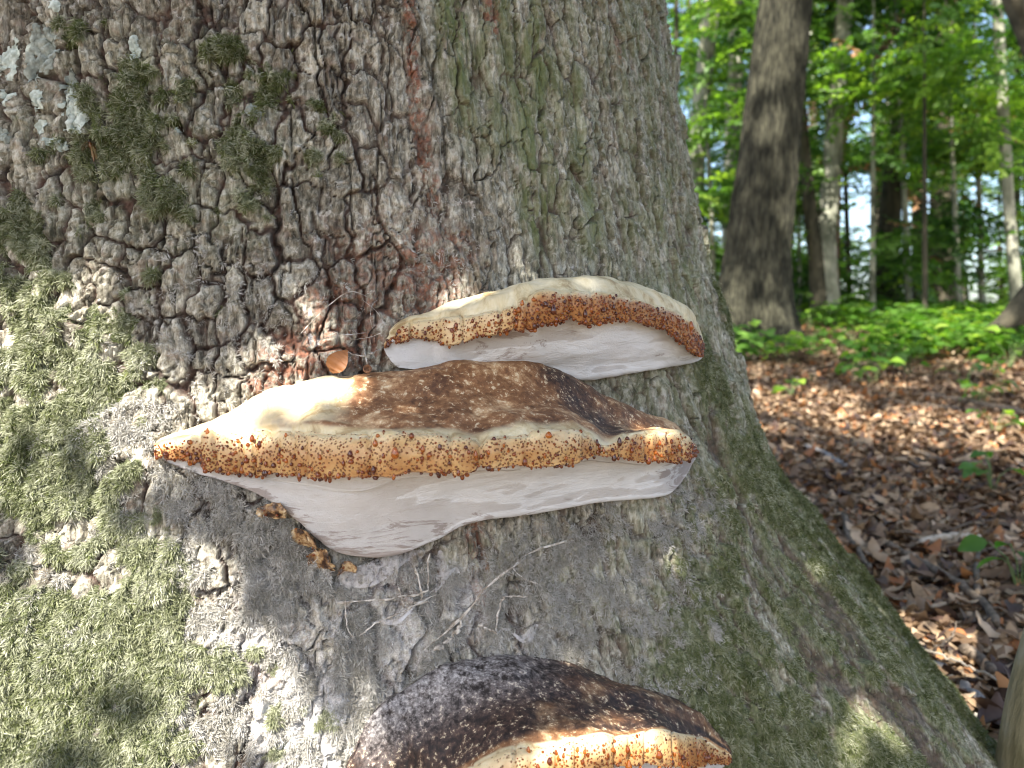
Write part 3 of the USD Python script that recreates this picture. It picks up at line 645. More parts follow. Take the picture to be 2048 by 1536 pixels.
LG = [leaf_material('leaf_fresh', [(.2, (.12, .24, .025)), (.6, (.22, .36, .045)), (.9, (.36, .46, .09))], (1.5, 1.6, .7), .5),
      leaf_material('leaf_green', [(.2, (.045, .11, .018)), (.6, (.095, .19, .032)), (.9, (.16, .26, .055))], (1.6, 1.8, .8), .45),
      leaf_material('leaf_deep', [(.2, (.018, .05, .012)), (.6, (.035, .085, .02)), (.9, (.06, .12, .03))], (1.5, 1.7, .8), .35),
      leaf_material('leaf_withered', [(.2, (.20, .10, .045)), (.6, (.33, .18, .09)), (.9, (.45, .28, .16))], (1.2, 1.0, .8), .35)]
SPR = [spray_proto(f'leafy_twig_{a}_{b}', LG[a], 400 + 10 * a + b) for a in range(4) for b in range(2)]
HOLES = [(1740, 450, 50, 130), (1735, 560, 55, 60), (1800, 90, 40, 45), (1965, 90, 34, 80), (1975, 470, 36, 130), (1725, 240, 40, 55), (1930, 560, 65, 55), (1850, 590, 70, 40), (1690, 390, 30, 70), (1960, 620, 50, 30), (1860, 400, 34, 40), (1640, 240, 26, 50), (1345, 60, 22, 60), (2035, 330, 20, 70), (1830, 500, 26, 40), (1905, 250, 28, 36)]
def project(P):
    q = P - CAM; c, s_ = math.cos(PITCH), math.sin(PITCH)
    d = q[:, 1] * c - q[:, 2] * s_; h = q[:, 1] * s_ + q[:, 2] * c
    return 1024 + 1595 * q[:, 0] / d, 768 - 1595 * h / d
def crown(parent, base, n, z0, z1, R, mix, seed, gap=.93, inner=.15, size=1.0):
    r = np.random.default_rng(seed); base = np.asarray(base, float)
    nl = max(3, int((z1 - z0) * 2.2)); lv = r.uniform(z0, z1, nl)
    nb = nl * 3; baz = r.uniform(0, 2 * np.pi, nb); bz = lv[r.integers(0, nl, nb)]; bl = R * r.uniform(.5, 1.15, nb) * np.sqrt(np.clip(1.15 - (bz - z0) / (z1 - z0 + .01) * .5, .3, 1))
    k = r.integers(0, nb, n); t = inner + (1 - inner) * r.random(n) ** .7
    az = baz[k] + r.normal(0, .28, n) * t
    P0 = np.stack([np.cos(az) * bl[k] * t, np.sin(az) * bl[k] * t, bz[k] + .25 * bl[k] * t - .16 * bl[k] * t ** 2 + r.normal(0, .07, n)], 1)
    W = P0 + base; u, v = project(W); keep = np.ones(n, bool)
    for (hu, hv_, a, b) in HOLES:
        q = ((u - hu) / a) ** 2 + ((v - hv_) / b) ** 2
        keep &= ~((q < 1) & (r.random(n) < gap))
    P0, az = P0[keep], az[keep]; n = len(P0)
    a2 = az + r.normal(0, .8, n); x = np.stack([np.cos(a2), np.sin(a2), r.normal(-.12, .22, n)], 1); z = np.stack([r.normal(0, .33, n), r.normal(0, .33, n), np.ones(n)], 1)
    clump = N3(W[keep, 0] * 1.3, W[keep, 1] * 1.3, W[keep, 2] * 2.2, seed, 2)
    m = np.cumsum(mix) / np.sum(mix); kk = np.searchsorted(m, np.clip(clump * 1.5 - .25 + r.normal(0, .12, n), 0, .999))
    zc = np.stack([z[:, 0], z[:, 1], z[:, 2]], 1)
    fr = frames(zc, x)
    instancer('crown', SPR, P0, fr, size * r.uniform(.7, 1.25, n), kk * 2 + r.integers(0, 2, n), parent)

# ------------------------------------------------------------------ the trees behind
def trunk_mat(name, stops, sc=30, bump=.02, stretch=(1, 1, .15)):
    return simple(name, stops, sc, .85, bump, sc * 2, .25, stretch, 6)
BOAK = trunk_mat('far_oak_bark', [(.38, (.010, .010, .006)), (.5, (.036, .035, .021)), (.64, (.085, .082, .054))], 55, .03)
BBEECH = simple('beech_bark', [(.36, (.10, .105, .075)), (.52, (.22, .225, .17)), (.66, (.36, .35, .29))], 7, .8, .004, 30, .25, (1, 1, .5), 5)
BDARK = simple('dark_bark', [(.3, (.02, .02, .014)), (.7, (.085, .075, .05))], 14, .9, .02, 30, .2, (1, 1, .3), 5)
BRED = simple('reddish_bark', [(.3, (.11, .06, .045)), (.7, (.27, .16, .115))], 14, .9, .01, 30, .2, (1, 1, .3), 5)
def bg_trunk(path, widths, mat, parent, base, sides=14, rough=.06, seed=0, n=26, name='trunk'):
    """path: (u, v, depth) up the stem; widths in photo pixels."""
    pts = np.array([at(*p) for p in path]); r = np.array([w / 2 * p[2] / 1595 for w, p in zip(widths, path)])
    zk = pts[:, 2]; o = np.argsort(zk); zs = np.linspace(zk.min(), zk.max(), n)
    C = np.stack([PchipInterpolator(zk[o], pts[o, k])(zs) for k in range(3)], 1) if len(pts) > 2 else np.stack([np.interp(zs, zk[o], pts[o, k]) for k in range(3)], 1)
    rr = np.interp(zs, zk[o], r[o])
    v, f = tube(C, rr, sides)
    c = np.repeat(C, sides, 0); k = len(c); dv = v[:k] - c
    v[:k] = c + dv * (1 + rough * 2 * (N3(v[:k, 0] * 6 / (rr.mean() * 10), v[:k, 1] * 6 / (rr.mean() * 10), v[:k, 2] * 1.5, seed, 3) - .5))[:, None]
    obj(name, v - base, f, mat, parent)
    return C
def base_of(u, v, d):
    b = at(u, v, d); b[2] = ground_z(b[0], b[1]) - .03; return b
def bg_tree(name, label, u, v, d, path, widths, mat, cr=None, group=None, seed=0, rough=.06, sides=14, cat='tree', n=26):
    b = base_of(u, v, d); t = thing(name, label, cat, b, group=group)
    foot = (1024 + (b[0] - CAM[0]) / b[1] * 1595, )
    pv = float(project(b[None])[1][0]); path = [(u, pv, d)] + list(path)
    bg_trunk(path, widths, mat, t, b, sides, rough, seed, n)
    if cr: crown(t, b, seed=seed + 500, **cr)
    return t
# the second oak, furrowed bark in relief
b = base_of(1512, 645, 7.0); t = thing('oak_tree', 'tall straight oak with furrowed bark standing behind the main trunk', 'tree', b)
nh, na = 300, 240
zs = np.linspace(-.1, 6.5, nh); uc = np.interp(zs, [0, .38, .82, 1.7, 3.0, 6.5], [1507, 1507, 1511, 1530, 1556, 1622]); wd = np.interp(zs, [0, .15, .38, .82, 1.7, 3.0, 6.5], [195, 170, 148, 124, 113, 97, 80])
vv = 768 - (0); aa = np.linspace(0, 2 * np.pi, na + 1)[:-1]
A, Z = np.meshgrid(aa, zs); rr = np.interp(Z, zs, wd / 2 * 7.0 / 1595); xc = np.interp(Z, zs, (uc - 1024) * 7.0 / 1595)
fl = sm(.7, .0, Z); rr = rr * (1 + fl * .12 * np.sin(5 * A + 1)); rid = N3(np.cos(A) * 17, np.sin(A) * 17, Z * 1.6, 95, 3) - .5; rid2 = N3(np.cos(A) * 34, np.sin(A) * 34, Z * 5, 96, 2) - .5
rr = rr + .042 * rid * (.6 + .4 * sm(0, 1, Z)) + .022 * rid2
V = np.stack([xc + rr * np.cos(A) - b[0], rr * np.sin(A), Z], -1).reshape(-1, 3)
q = [(i * na + j, i * na + (j + 1) % na, (i + 1) * na + (j + 1) % na, (i + 1) * na + j) for i in range(nh - 1) for j in range(na)]
obj('trunk', V, np.array(q), BOAK, t)
crown(t, b, 500, 5.2, 9.0, 3.0, (1, 2, 1, .05), 600)

bg_tree('beech_tree', 'pale sunlit beech trunk between the two oaks', 1385, 590, 10.5, [(1392, 330, 10.5), (1408, 150, 10.5), (1425, -20, 10.5), (1440, -400, 10.5)], [44, 36, 33, 31, 24], BBEECH,
        dict(n=520, z0=1.0, z1=6.5, R=2.0, mix=(1.2, 2, 1, .12)), seed=1)
bg_tree('beech_tree', 'slim grey beech trunk close behind the furrowed oak', 1462, 600, 11.5, [(1464, 330, 11.5), (1470, 150, 11.5), (1476, -20, 11.5), (1480, -300, 11.5)], [40, 32, 29, 28, 24], BBEECH,
        dict(n=420, z0=1.6, z1=6.5, R=1.8, mix=(1, 2, 1.2, .1)), seed=2)
bg_tree('beech_tree', 'smooth greenish beech stem, taller of a pair joined at the foot', 1655, 612, 9.0, [(1652, 480, 9.0), (1664, 330, 9.0), (1676, 170, 9.0), (1690, 0, 9.0), (1710, -300, 9.0)], [58, 38, 36, 32, 30, 24], BBEECH,
        dict(n=520, z0=1.3, z1=6.5, R=2.0, mix=(1.5, 2, .8, .15)), seed=3)
bg_tree('beech_tree', 'short mossy stem joined to the greenish beech at its foot', 1640, 612, 8.95, [(1632, 520, 8.95), (1618, 400, 8.95), (1608, 280, 8.95), (1600, 100, 8.95)], [42, 30, 25, 20, 12], BDARK,
        dict(n=240, z0=1.4, z1=4.5, R=1.3, mix=(1.5, 2, .8, .15)), seed=4)
bg_tree('ivy_clad_tree', 'dark tree trunk wrapped in ivy, standing on the crest', 1768, 610, 11.0, [(1776, 480, 11.0), (1790, 330, 11.0), (1815, 150, 11.0), (1832, -20, 11.0), (1850, -300, 11.0)], [66, 44, 38, 34, 32, 28], BDARK,
        dict(n=560, z0=.3, z1=6.0, R=1.5, mix=(.4, 1.4, 2.2, .05), inner=.05), seed=5)
bg_tree('ivy_clad_tree', 'thick trunk smothered in green ivy further along the crest', 1885, 625, 14.0, [(1885, 480, 14.0), (1884, 330, 14.0), (1888, 150, 14.0), (1895, -100, 14.0)], [66, 46, 42, 40, 36], BDARK,
        dict(n=600, z0=.3, z1=7.0, R=1.6, mix=(.8, 2, 1.6, .05), inner=.05), seed=6)
bg_tree('young_beech', 'slender pale beech pole near the bright edge of the wood', 2034, 632, 8.0, [(2030, 560, 8.0), (2018, 420, 8.0), (2010, 290, 8.0), (2002, 140, 8.0), (1993, -20, 8.0), (1985, -300, 8.0)], [26, 22, 21, 22, 20, 19, 15], BBEECH,
        dict(n=420, z0=1.4, z1=6.0, R=1.8, mix=(2, 2, .6, .05)), seed=7, rough=.1)
bg_tree('leaning_tree', 'reddish dead trunk leaning across the gap behind the beech pair', 1668, 560, 10.0, [(1672, 400, 10.0), (1690, 250, 10.0), (1735, 140, 10.0), (1790, 60, 10.0), (1830, -60, 10.0)], [22, 18, 17, 15, 14, 10], BRED, None, seed=8)
bg_tree('leaning_tree', 'grey thin trunk leaning just right of the furrowed oak', 1570, 600, 12.0, [(1580, 400, 12.0), (1594, 230, 12.0), (1606, 60, 12.0), (1616, -100, 12.0)], [26, 22, 21, 20, 18], BBEECH, None, seed=9)
# a big leaning trunk whose foot and limb show at the edge
b = base_of(2120, 668, 6.0); t = thing('leaning_tree', 'blackish leaning trunk with curved foot at the very edge of the view', 'tree', b)
bg_trunk([(1975, 662, 6.0), (2010, 645, 6.0), (2050, 615, 6.0), (2100, 560, 6.0), (2130, 300, 6.0)], [16, 36, 62, 80, 86], BDARK, t, b, 16, .05, 10)
bg_trunk([(2130, 305, 6.0), (2110, 180, 5.9), (2065, 70, 5.8), (2025, -20, 5.7), (1990, -160, 5.6)], [86, 66, 54, 44, 30], BDARK, t, b, 16, .05, 11, name='limb')
crown(t, b, 260, 3.0, 6.0, 2.0, (.6, 2, 2, .1), 611)

# undergrowth saplings and farther stems
r = np.random.default_rng(77)
spec = [(1345, 540, 8.5, .9), (1430, 520, 9.5, .8), (1600, 590, 10, 1.), (1700, 600, 12.5, 1.), (1745, 600, 8.8, .8), (1820, 625, 9.5, 1.), (1850, 640, 7.6, .7), (1920, 630, 9.2, 1.1), (1965, 640, 11, 1.),
        (2060, 640, 9.5, 1.2), (1560, 560, 14, 1.2), (1640, 580, 15, 1.2), (1330, 500, 13, 1.3), (1400, 540, 15, 1.3), (1790, 600, 15, 1.3), (2000, 620, 15, 1.3), (1480, 560, 17, 1.4), (2090, 620, 13, 1.3)]
desc = ['fresh green', 'feathery', 'thin', 'bushy', 'low', 'pale green', 'small', 'layered', 'dense', 'spreading']
near = ['behind the bark edge of the big oak', 'beside the grey beech trunk', 'right behind the furrowed oak', 'behind the beech pair', 'in front of the dark ivy trunk', 'just right of the dark ivy trunk', 'low on the crest under the ivy trees', 'between the ivy trunk and the pale pole', 'near the pale pole',
        'beyond the edge right of the pale pole', 'farther behind the furrowed oak', 'far behind the beech pair', 'far back by the bark edge', 'far back between the two oaks', 'far back past the dark ivy trunk', 'far back past the pale pole', 'far back behind the furrowed oak', 'far back at the right edge']
for i, (u, v, d, R_) in enumerate(spec):
    lean = r.normal(0, 25); wv = 14 * 9 / d * r.uniform(.6, 1.4)
    bg_tree('beech_sapling', f'{desc[i % 10]} beech sapling {near[i]}', u, v, d, [(u + lean * .4, v - 260, d), (u + lean, v - 640, d)], [wv, wv * .7, wv * .3], BBEECH if i % 3 else BDARK,
            dict(n=int(270 * R_ * (1 + d / 14)), z0=.12, z1=r.uniform(3.2, 5.5) * (1 + d / 30), R=1.25 * R_, mix=[(2, 2, .6, .05), (1, 2, 1, .1), (.8, 1.5, 1.6, .25)][i % 3], size=1.0 + .02 * d), group='beech saplings in the undergrowth', seed=40 + i, sides=7, n=12)
for i in range(16):
    d = r.uniform(10.5, 14.5); u = 1320 + 760 * (i + r.random()) / 16
    bg_tree('beech_shrub', 'low leafy beech shrub on the crest under the tall trees', u, 620, d, [(u + r.normal(0, 10), 560, d), (u + r.normal(0, 16), 500, d)], [7, 5, 2], BDARK,
            dict(n=150, z0=.1, z1=1.1, R=1.0, mix=[(2, 2, .6, .05), (1, 2, 1, .1)][i % 2], gap=.7), group='low shrubs on the crest', seed=300 + i, sides=6, n=8)
for i in range(22):
    d = r.uniform(16, 34); u = r.uniform(1320, 2090); w = r.uniform(14, 34) * 14 / d; lean = r.normal(0, 14)
    bg_tree('slender_tree', ['pale slender distant trunk beyond the crest', 'dark slender distant trunk beyond the crest'][min(i % 4, 1)], u, 600, d, [(u + lean, 300, d), (u + lean * 2, -60, d)], [w, w * .85, w * .7], [BBEECH, BDARK, BDARK, BDARK][i % 4],
            dict(n=260, z0=.2 + r.uniform(0, 2.5), z1=9, R=2.6, mix=[(1, 2, 1, .1), (.5, 1.5, 2, .1), (2, 2, .6, .3)][i % 3], size=1.5, gap=.95), group=['pale slender trunks beyond the crest', 'dark slender trunks beyond the crest'][min(i % 4, 1)], seed=100 + i, sides=7, n=8)

# ------------------------------------------------------------------ what overhangs: the crown that shades the trunk, with gaps where the sun comes through
E1 = np.cross([0, 0, 1.0], SUN); E1 /= np.linalg.norm(E1); E2 = np.cross(SUN, E1)
def spot(u, v, rad):
    a_, z_, d = on_trunk(u, v); p = at(u, v, d); return (p @ E1, p @ E2, rad * d / 1595)
def gspot(u, v, rad):
    k = ray(u, v); dd = np.linspace(.8, 12, 1200); P_ = CAM + dd[:, None] * (k / k[1]); i = int(np.argmax(P_[:, 2] < ground_z(P_[:, 0], P_[:, 1]))); p = P_[i]
    return (p @ E1, p @ E2, rad * dd[i] / 1595)
def pspot(u, v, d, rad):
    p = at(u, v, d); return (p @ E1, p @ E2, rad * d / 1595)
LIT = [spot(*q) for q in [(60, 680, 70), (170, 620, 40), (250, 1330, 110), (100, 1330, 130), (270, 1500, 130), (120, 1000, 100), (420, 1400, 70), (480, 1470, 70), (400, 1520, 90), (620, 1440, 40), (560, 1510, 40), (40, 760, 90), (110, 850, 100), (30, 950, 110), (60, 1080, 110), (60, 1230, 120), (200, 1130, 70), (180, 1340, 140), (60, 1450, 150), (300, 1200, 80), (370, 1170, 45), (420, 1260, 60), (470, 1320, 55), (330, 1450, 110), (240, 790, 60), (300, 870, 55), (230, 930, 60), (190, 1020, 50), (520, 1380, 36), (640, 1390, 40), (680, 1460, 45), (600, 1490, 40), (1745, 1450, 26), (1690, 1500, 24)]]
LIT += [pspot(640, 780, .68, 55), pspot(700, 815, .64, 45), pspot(590, 800, .66, 40), pspot(500, 872, .62, 26), pspot(430, 880, .66, 10), pspot(1110, 1490, .55, 34), pspot(1190, 1472, .57, 40), pspot(1270, 1465, .59, 40), pspot(940, 610, .70, 30), pspot(1320, 880, .69, 24)]
LIT += [gspot(*q) for q in [(1880, 1330, 60), (1830, 1260, 40), (1980, 1380, 60), (1950, 1300, 50), (1900, 1420, 50)]]
LIT = np.array(LIT); LIT[:, 2] += .020
corner = [spot(u, v, 1)[:2] for u in (0, 500, 1000, 1300) for v in (0, 500, 1000, 1536)] + [spot(1900, 1400, 1)[:2]] + [gspot(u, v, 1)[:2] for u, v in ((1750, 1050), (2048, 1050), (2048, 960), (2048, 1400))]
corner = np.array(corner); lo = corner.min(0) - .15; hi = corner.max(0) + .15
r = np.random.default_rng(88); n = 26000
ab = np.stack([r.uniform(lo[0], hi[0], n), r.uniform(lo[1], hi[1], n)], 1)
dist = np.min([np.hypot(ab[:, 0] - a, ab[:, 1] - b_) / rr_ for a, b_, rr_ in LIT], axis=0) + .5 * (N3(ab[:, 0] * 14, ab[:, 1] * 14, 0, 55, 3) - .5)
keep = (dist > 1.05) | ((dist > .3) & (r.random(n) < .035)); ab = ab[keep]; n = len(ab)
hgt = 2.0 + .35 * r.random(n); P0 = hgt[:, None] * SUN + ab[:, :1] * E1 + ab[:, 1:] * E2
v, f = leaf_shape(.050, .034, .15, .3, 4, 0, 1); lp = [proto('canopy_leaf_0', v - [.03, 0, 0], f, LG[1], smooth=False), proto('canopy_leaf_1', v - [.03, 0, 0], f, LG[2], smooth=False)]
x = r.normal(size=(n, 3)); z = SUN * .9 + np.array([0, 0, .5]) + r.normal(0, .45, (n, 3))
cb = np.array([2.1, -2.4, 0.0]); cb[2] = ground_z(cb[0], cb[1]) - .05
ct = thing('beech_tree', 'low spreading beech whose crown overhangs and shades the oak', 'tree', cb)
instancer('crown', lp, P0 - cb, frames(z, x), r.uniform(.7, 1.2, n), r.integers(0, 2, n), ct)
mid_ = P0.mean(0) - cb
obj('trunk', *tube([[0, 0, 0], [.05, .1, 1.2], [.0, .2, 2.4], [.1, .25, 4.5]], [.16, .13, .11, .06], 12), BBEECH, ct)
for k in range(7):
    e = np.array([P0[r.integers(0, n)] for _ in range(1)])[0] - cb; s0 = np.array([0, .2, 2.2 + .2 * k])
    obj('limb', *tube([s0, s0 * .6 + e * .4 + [0, 0, .25], e], [.045, .03, .008], 7), BBEECH, ct)

# ------------------------------------------------------------------ fallen leaves, twigs, herbs
DL = [leaf_material('dead_leaf_tan', [(.2, (.20, .135, .075)), (.6, (.36, .255, .155)), (.9, (.52, .41, .29))], (1., .8, .6), .15, 40, .6),
      leaf_material('dead_leaf_brown', [(.2, (.07, .043, .024)), (.6, (.15, .094, .052)), (.9, (.26, .175, .10))], (1., .8, .6), .12, 40, .6),
      leaf_material('dead_leaf_rust', [(.2, (.22, .085, .03)), (.6, (.34, .15, .055)), (.9, (.44, .24, .10))], (1., .8, .6), .2, 40, .55),
      leaf_material('dead_leaf_dark', [(.2, (.03, .018, .013)), (.6, (.065, .037, .026)), (.9, (.11, .065, .045))], (1., .8, .6), .08, 40, .6)]
def dead(k, seed, L=.075, fine=False):
    return leaf_shape(L, L * .58, [.2, .45, -.3, .6][seed % 4], [.5, -.6, 1.0, .2][(seed // 2) % 4], 9 if fine else 5, .018, seed)
DP = [proto(f'fallen_leaf_{k}', *dead(k, k, .052, True), DL[[0, 1, 0, 1, 2, 1, 0, 3, 0, 1, 3, 1][k % 12]], smooth=True) for k in range(12)]
r = np.random.default_rng(90)
def scatter(n, d0, d1, pw=1.0, u0=1380, u1=2110):
    d = d0 + (d1 - d0) * r.random(n) ** pw; u = r.uniform(u0, u1, n); x = (u - 1024) / 1595 * d
    return np.stack([x, d, ground_z(x, d)], 1)
P0 = np.vstack([scatter(16000, .95, 4.5, .75), scatter(17000, 3.5, 9.5, .8)]); n = len(P0); P0[:, 2] += r.uniform(.0, .022, n)
z = np.stack([r.normal(0, .26, n), r.normal(0, .26, n), np.where(r.random(n) < .5, 1, -1)], 1); x = r.normal(size=(n, 3)); x[:, 2] *= .3
instancer('leaf_litter', DP, P0, frames(z, x), r.uniform(.55, 1.25, n), r.choice(12, n), label='carpet of dry brown beech leaves covering the forest floor', cat='leaf litter', kind='stuff')
def ground_at(u, v):
    k = ray(u, v); dd = np.linspace(.7, 14, 1600); P_ = CAM + dd[:, None] * (k / k[1]); i = int(np.argmax(P_[:, 2] < ground_z(P_[:, 0], P_[:, 1]))); return P_[i]
def lay(name, label, cat, u, v, L, mat, seed, group=None, lift=.02, tilt=None):
    p = ground_at(u, v); rr_ = np.random.default_rng(seed); V_, F_ = dead(0, seed, L, True); V_ = V_ - V_.mean(0)
    m = rot([0, 0, 1], rr_.uniform(0, 6.28)) @ rot([1, 0, 0], rr_.normal(0, .3) if tilt is None else tilt) @ rot([0, 1, 0], rr_.normal(0, .25))
    obj_ = obj(name, V_ @ m.T + p + [0, 0, lift], F_, mat, None, label=label, cat=cat, group=group); return obj_
lay('fallen_leaf', 'curled bright orange leaf lying beside the moss root', 'leaf', 1805, 1228, .05, DL[2], 1, tilt=.6)
lay('fallen_leaf', 'large pinkish brown leaf with a dark red curled edge', 'leaf', 1905, 1285, .085, DL[1], 2, tilt=.5)
lay('fallen_leaf', 'small dark red leaf leaning on the pinkish brown one', 'leaf', 1925, 1268, .05, DL[1], 7, tilt=.9)
lay('fallen_leaf', 'pale tan leaf tucked against the foot of the moss root', 'leaf', 1775, 1240, .045, DL[0], 3)
for i in range(110):
    d = .98 + 2.4 * r.random() ** 1.2; u = r.uniform(1600, 2060); p = np.array([(u - 1024) / 1595 * d, d, 0])
    V_, F_ = dead(0, 20 + i, .055 * r.uniform(.7, 1.25), True); V_ = V_ - V_.mean(0)
    m = rot([0, 0, 1], r.uniform(0, 6.28)) @ rot([1, 0, 0], r.normal(0, .5)) @ rot([0, 1, 0], r.normal(0, .4)); p[2] = ground_z(p[0], p[1]) + .022
    obj('fallen_leaf', V_ @ m.T + p, F_, DL[int(r.choice(4, p=[.42, .34, .08, .16]))], None, label='dry brown beech leaf on the ground beyond the moss root', cat='leaf', group='fallen leaves beyond the moss root')
TW = simple('twig_bark', [(.3, (.05, .038, .028)), (.7, (.19, .15, .11))], 60, .85, .003, 150, .25)
TWP = simple('pale_twig', [(.3, (.30, .26, .20)), (.7, (.50, .45, .37))], 60, .8, .002, 150, .25)
TWG = simple('grey_wood', [(.3, (.12, .115, .11)), (.7, (.26, .25, .24))], 50, .85, .003, 150, .25)
def stick(label, pts, w, mat, name='fallen_branch', cat='branch', fork=None, lift=.024):
    P_ = np.array([ground_at(u, v) for u, v in pts]); P_[:, 2] += lift + .004
    t_ = np.linspace(0, 1, len(P_)); tt2 = np.linspace(0, 1, 18); C = PchipInterpolator(t_, P_)(tt2); C += np.random.default_rng(int(pts[0][0])).normal(0, .002, C.shape)
    rr_ = np.linspace(w[0], w[1], 18) / 2 * C[:, 1] / 1595
    root = thing(name, label, cat, C[0])
    obj('stem', *(lambda a: (a[0] - C[0], a[1]))(tube(C, rr_ * (1 + .12 * np.sin(np.arange(18) * 2.1)), 9)), mat, root)
    if fork:
        Q = np.array([ground_at(u, v) for u, v in fork]); Q[:, 2] += lift + .008; t_ = np.linspace(0, 1, len(Q)); C2 = PchipInterpolator(t_, Q)(np.linspace(0, 1, 10)) if len(Q) > 2 else Q
        obj('side_branch', *(lambda a: (a[0] - C[0], a[1]))(tube(C2, np.linspace(rr_[9] * .8, rr_[-1] * .6, len(C2)), 8)), mat, root)
    return root
stick('long bent brown branch lying across the shaded leaf litter', [(1775, 1110), (1830, 1140), (1900, 1180), (1960, 1225), (1990, 1275)], (15, 18), TW, fork=[(1955, 1215), (1952, 1170), (1956, 1130)])
stick('short pale wood piece lying behind the long bent branch', [(1840, 1105), (1900, 1094), (1960, 1098)], (12, 20), TWP)
stick('thin dark twig close along the moss root edge', [(1690, 1045), (1697, 1090), (1725, 1135), (1740, 1160)], (12, 8), TW)
stick('grey curved root piece lying in sun by the sapling', [(1860, 1350), (1905, 1370), (1945, 1410), (1975, 1440)], (22, 26), TWG, lift=.012)
stick('straight pale straw stalk lying over the grey root piece', [(1850, 1335), (1920, 1362), (1985, 1395)], (5, 5), TWP, lift=.03)
stick('fine forked twig in the sunny patch', [(1870, 1330), (1890, 1318), (1905, 1300), (1912, 1280)], (5, 3), TW, fork=[(1890, 1318), (1870, 1322)], lift=.03)
stick('dark log end lying in the shade of the sunny patch', [(1925, 1325), (1955, 1345), (1985, 1375)], (24, 20), TW)
stick('small pale twig stub by the foot of the sapling', [(1928, 1512), (1938, 1490), (1950, 1472)], (7, 7), TWP, lift=.03)
stick('thick mossy branch lying in the sunny leaf litter', [(1850, 800), (1930, 812), (2048, 838)], (9, 14), TW)
stick('long dark branch behind the sunny leaf patch', [(1760, 808), (1850, 822), (1960, 830)], (7, 9), TW)
stick('grey stick lying in shade left of the long branch', [(1610, 905), (1650, 922), (1690, 945)], (8, 10), TWG)
stick('dark stick in the middle of the shaded litter', [(1830, 915), (1890, 935), (1960, 940)], (10, 8), TW)
for i in range(26):
    u, v = r.uniform(1650, 2048), r.uniform(960, 1250); a_ = r.uniform(-1, 1); L_ = r.uniform(40, 130)
    if u < 1650 + (v - 1050) * .8: continue
    p0, p1 = ground_at(u, v), ground_at(u + L_, v + a_ * L_ * .35)
    obj('fallen_twig', *tube([p0 + [0, 0, .02], (p0 + p1) / 2 + [0, 0, .03], p1 + [0, 0, .018]], [.003, .0028, .0015], 6), TW, None, label='thin brown twig among the shaded leaf litter', cat='twig', group='twigs in the shaded litter')
# the smooth young stem at the edge
SAP = simple('sapling_bark', [(.36, (.15, .135, .07)), (.5, (.27, .24, .14)), (.64, (.36, .35, .27))], 16, .75, .004, 90, .3, (1, 1, .35), 6)
sb = at(2095, 1700, .95); sb[2] = ground_z(sb[0], sb[1]) - .02
st = thing('sapling', 'smooth olive brown young tree stem in the near corner', 'tree', sb)
C = np.array([[-.004, 0, 0], [.006, 0, .12], [.040, 0, .31], [.10, .02, .55], [.20, .05, .9], [.34, .12, 1.6], [.5, .2, 3.0]])
tz = np.linspace(0, 1, 60); ci = PchipInterpolator(np.linspace(0, 1, 7), C)(tz); v, f = tube(ci, np.interp(ci[:, 2], [0, .1, .4, 3], [.074, .063, .059, .037]), 40)
v += (.010 * (N3(v[:, 0] * 30, v[:, 1] * 30, v[:, 2] * 4, 121, 3) - .5))[:, None] * np.array([1, .6, 0])
obj('trunk', v, f, SAP, st)
LICH = simple('lichen', [(.38, (.30, .345, .305)), (.62, (.50, .55, .50))], 160, .9, .001, 400, .2)
# herbs
HP = [leaf_material('herb_leaf', [(.2, (.03, .09, .012)), (.6, (.065, .16, .02)), (.9, (.13, .25, .04))], (1.6, 1.8, .8), .4, 12), LG[1], LG[0]]
STEM = simple('herb_stem', [(.3, (.06, .11, .03)), (.7, (.13, .18, .06))], 40, .7)
def herb(p, label, group, seed, nleaf, h, L):
    rr_ = np.random.default_rng(seed); root = thing('woodland_herb', label, 'plant', p, group=group); sv = []
    for k in range(nleaf):
        az = rr_.uniform(0, 6.28); hh = h * rr_.uniform(.5, 1.1); out_ = h * rr_.uniform(.2, .9); e = np.array([math.cos(az) * out_, math.sin(az) * out_, hh])
        sv.append(tube([[0, 0, -.01], e * [.4, .4, .7], e], [.0022, .0018, .0012], 4, False))
        V_, F_ = leaf_shape(L * rr_.uniform(.7, 1.2), L * .8 * rr_.uniform(.8, 1.1), .2, .5, 6, .01, seed + k)
        m = rot([0, 0, 1], az + rr_.normal(0, .4)) @ rot([0, 1, 0], rr_.uniform(-.15, .55)) @ rot([1, 0, 0], rr_.normal(0, .3))
        obj('leaf', V_ @ m.T + e, F_, HP[int(rr_.choice(3, p=[.5, .3, .2]))], root)
    obj('stem', *join(sv), STEM, root)
hr = np.random.default_rng(130)
for i in range(60):
    u = hr.uniform(1500, 2050); v = 655 + 150 * hr.random() ** 1.3
    if v > 700 + (u - 1480) * .28 and hr.random() < .8: v = 655 + 60 * hr.random()
    herb(ground_at(u, v), 'broad leaved green herb on the rise behind the leaf litter', 'herbs on the rise', 1000 + i, int(hr.integers(5, 9)), hr.uniform(.10, .2), hr.uniform(.07, .11))
herb(ground_at(1990, 870), 'light green herb standing by the thick branch in the sunny litter', None, 1101, 7, .12, .06)
herb(ground_at(1960, 815), 'small seedling beside the long dark branch', None, 1102, 6, .12, .06)
herb(ground_at(1985, 985), 'oak-like seedling in the shadow near the right edge', None, 1103, 8, .12, .06)
herb(ground_at(2040, 1190), 'dark green herb beside the young stem in the near corner', None, 1104, 10, .12, .055)
pts = scatter(4200, 5.6, 12.5, .8, 1400, 2150); pts = pts[N3(pts[:, 0] * 1.5, pts[:, 1] * 1.1, 0, 98, 3) > .535 - .05 * (pts[:, 1] > 9)]; nn_ = len(pts)
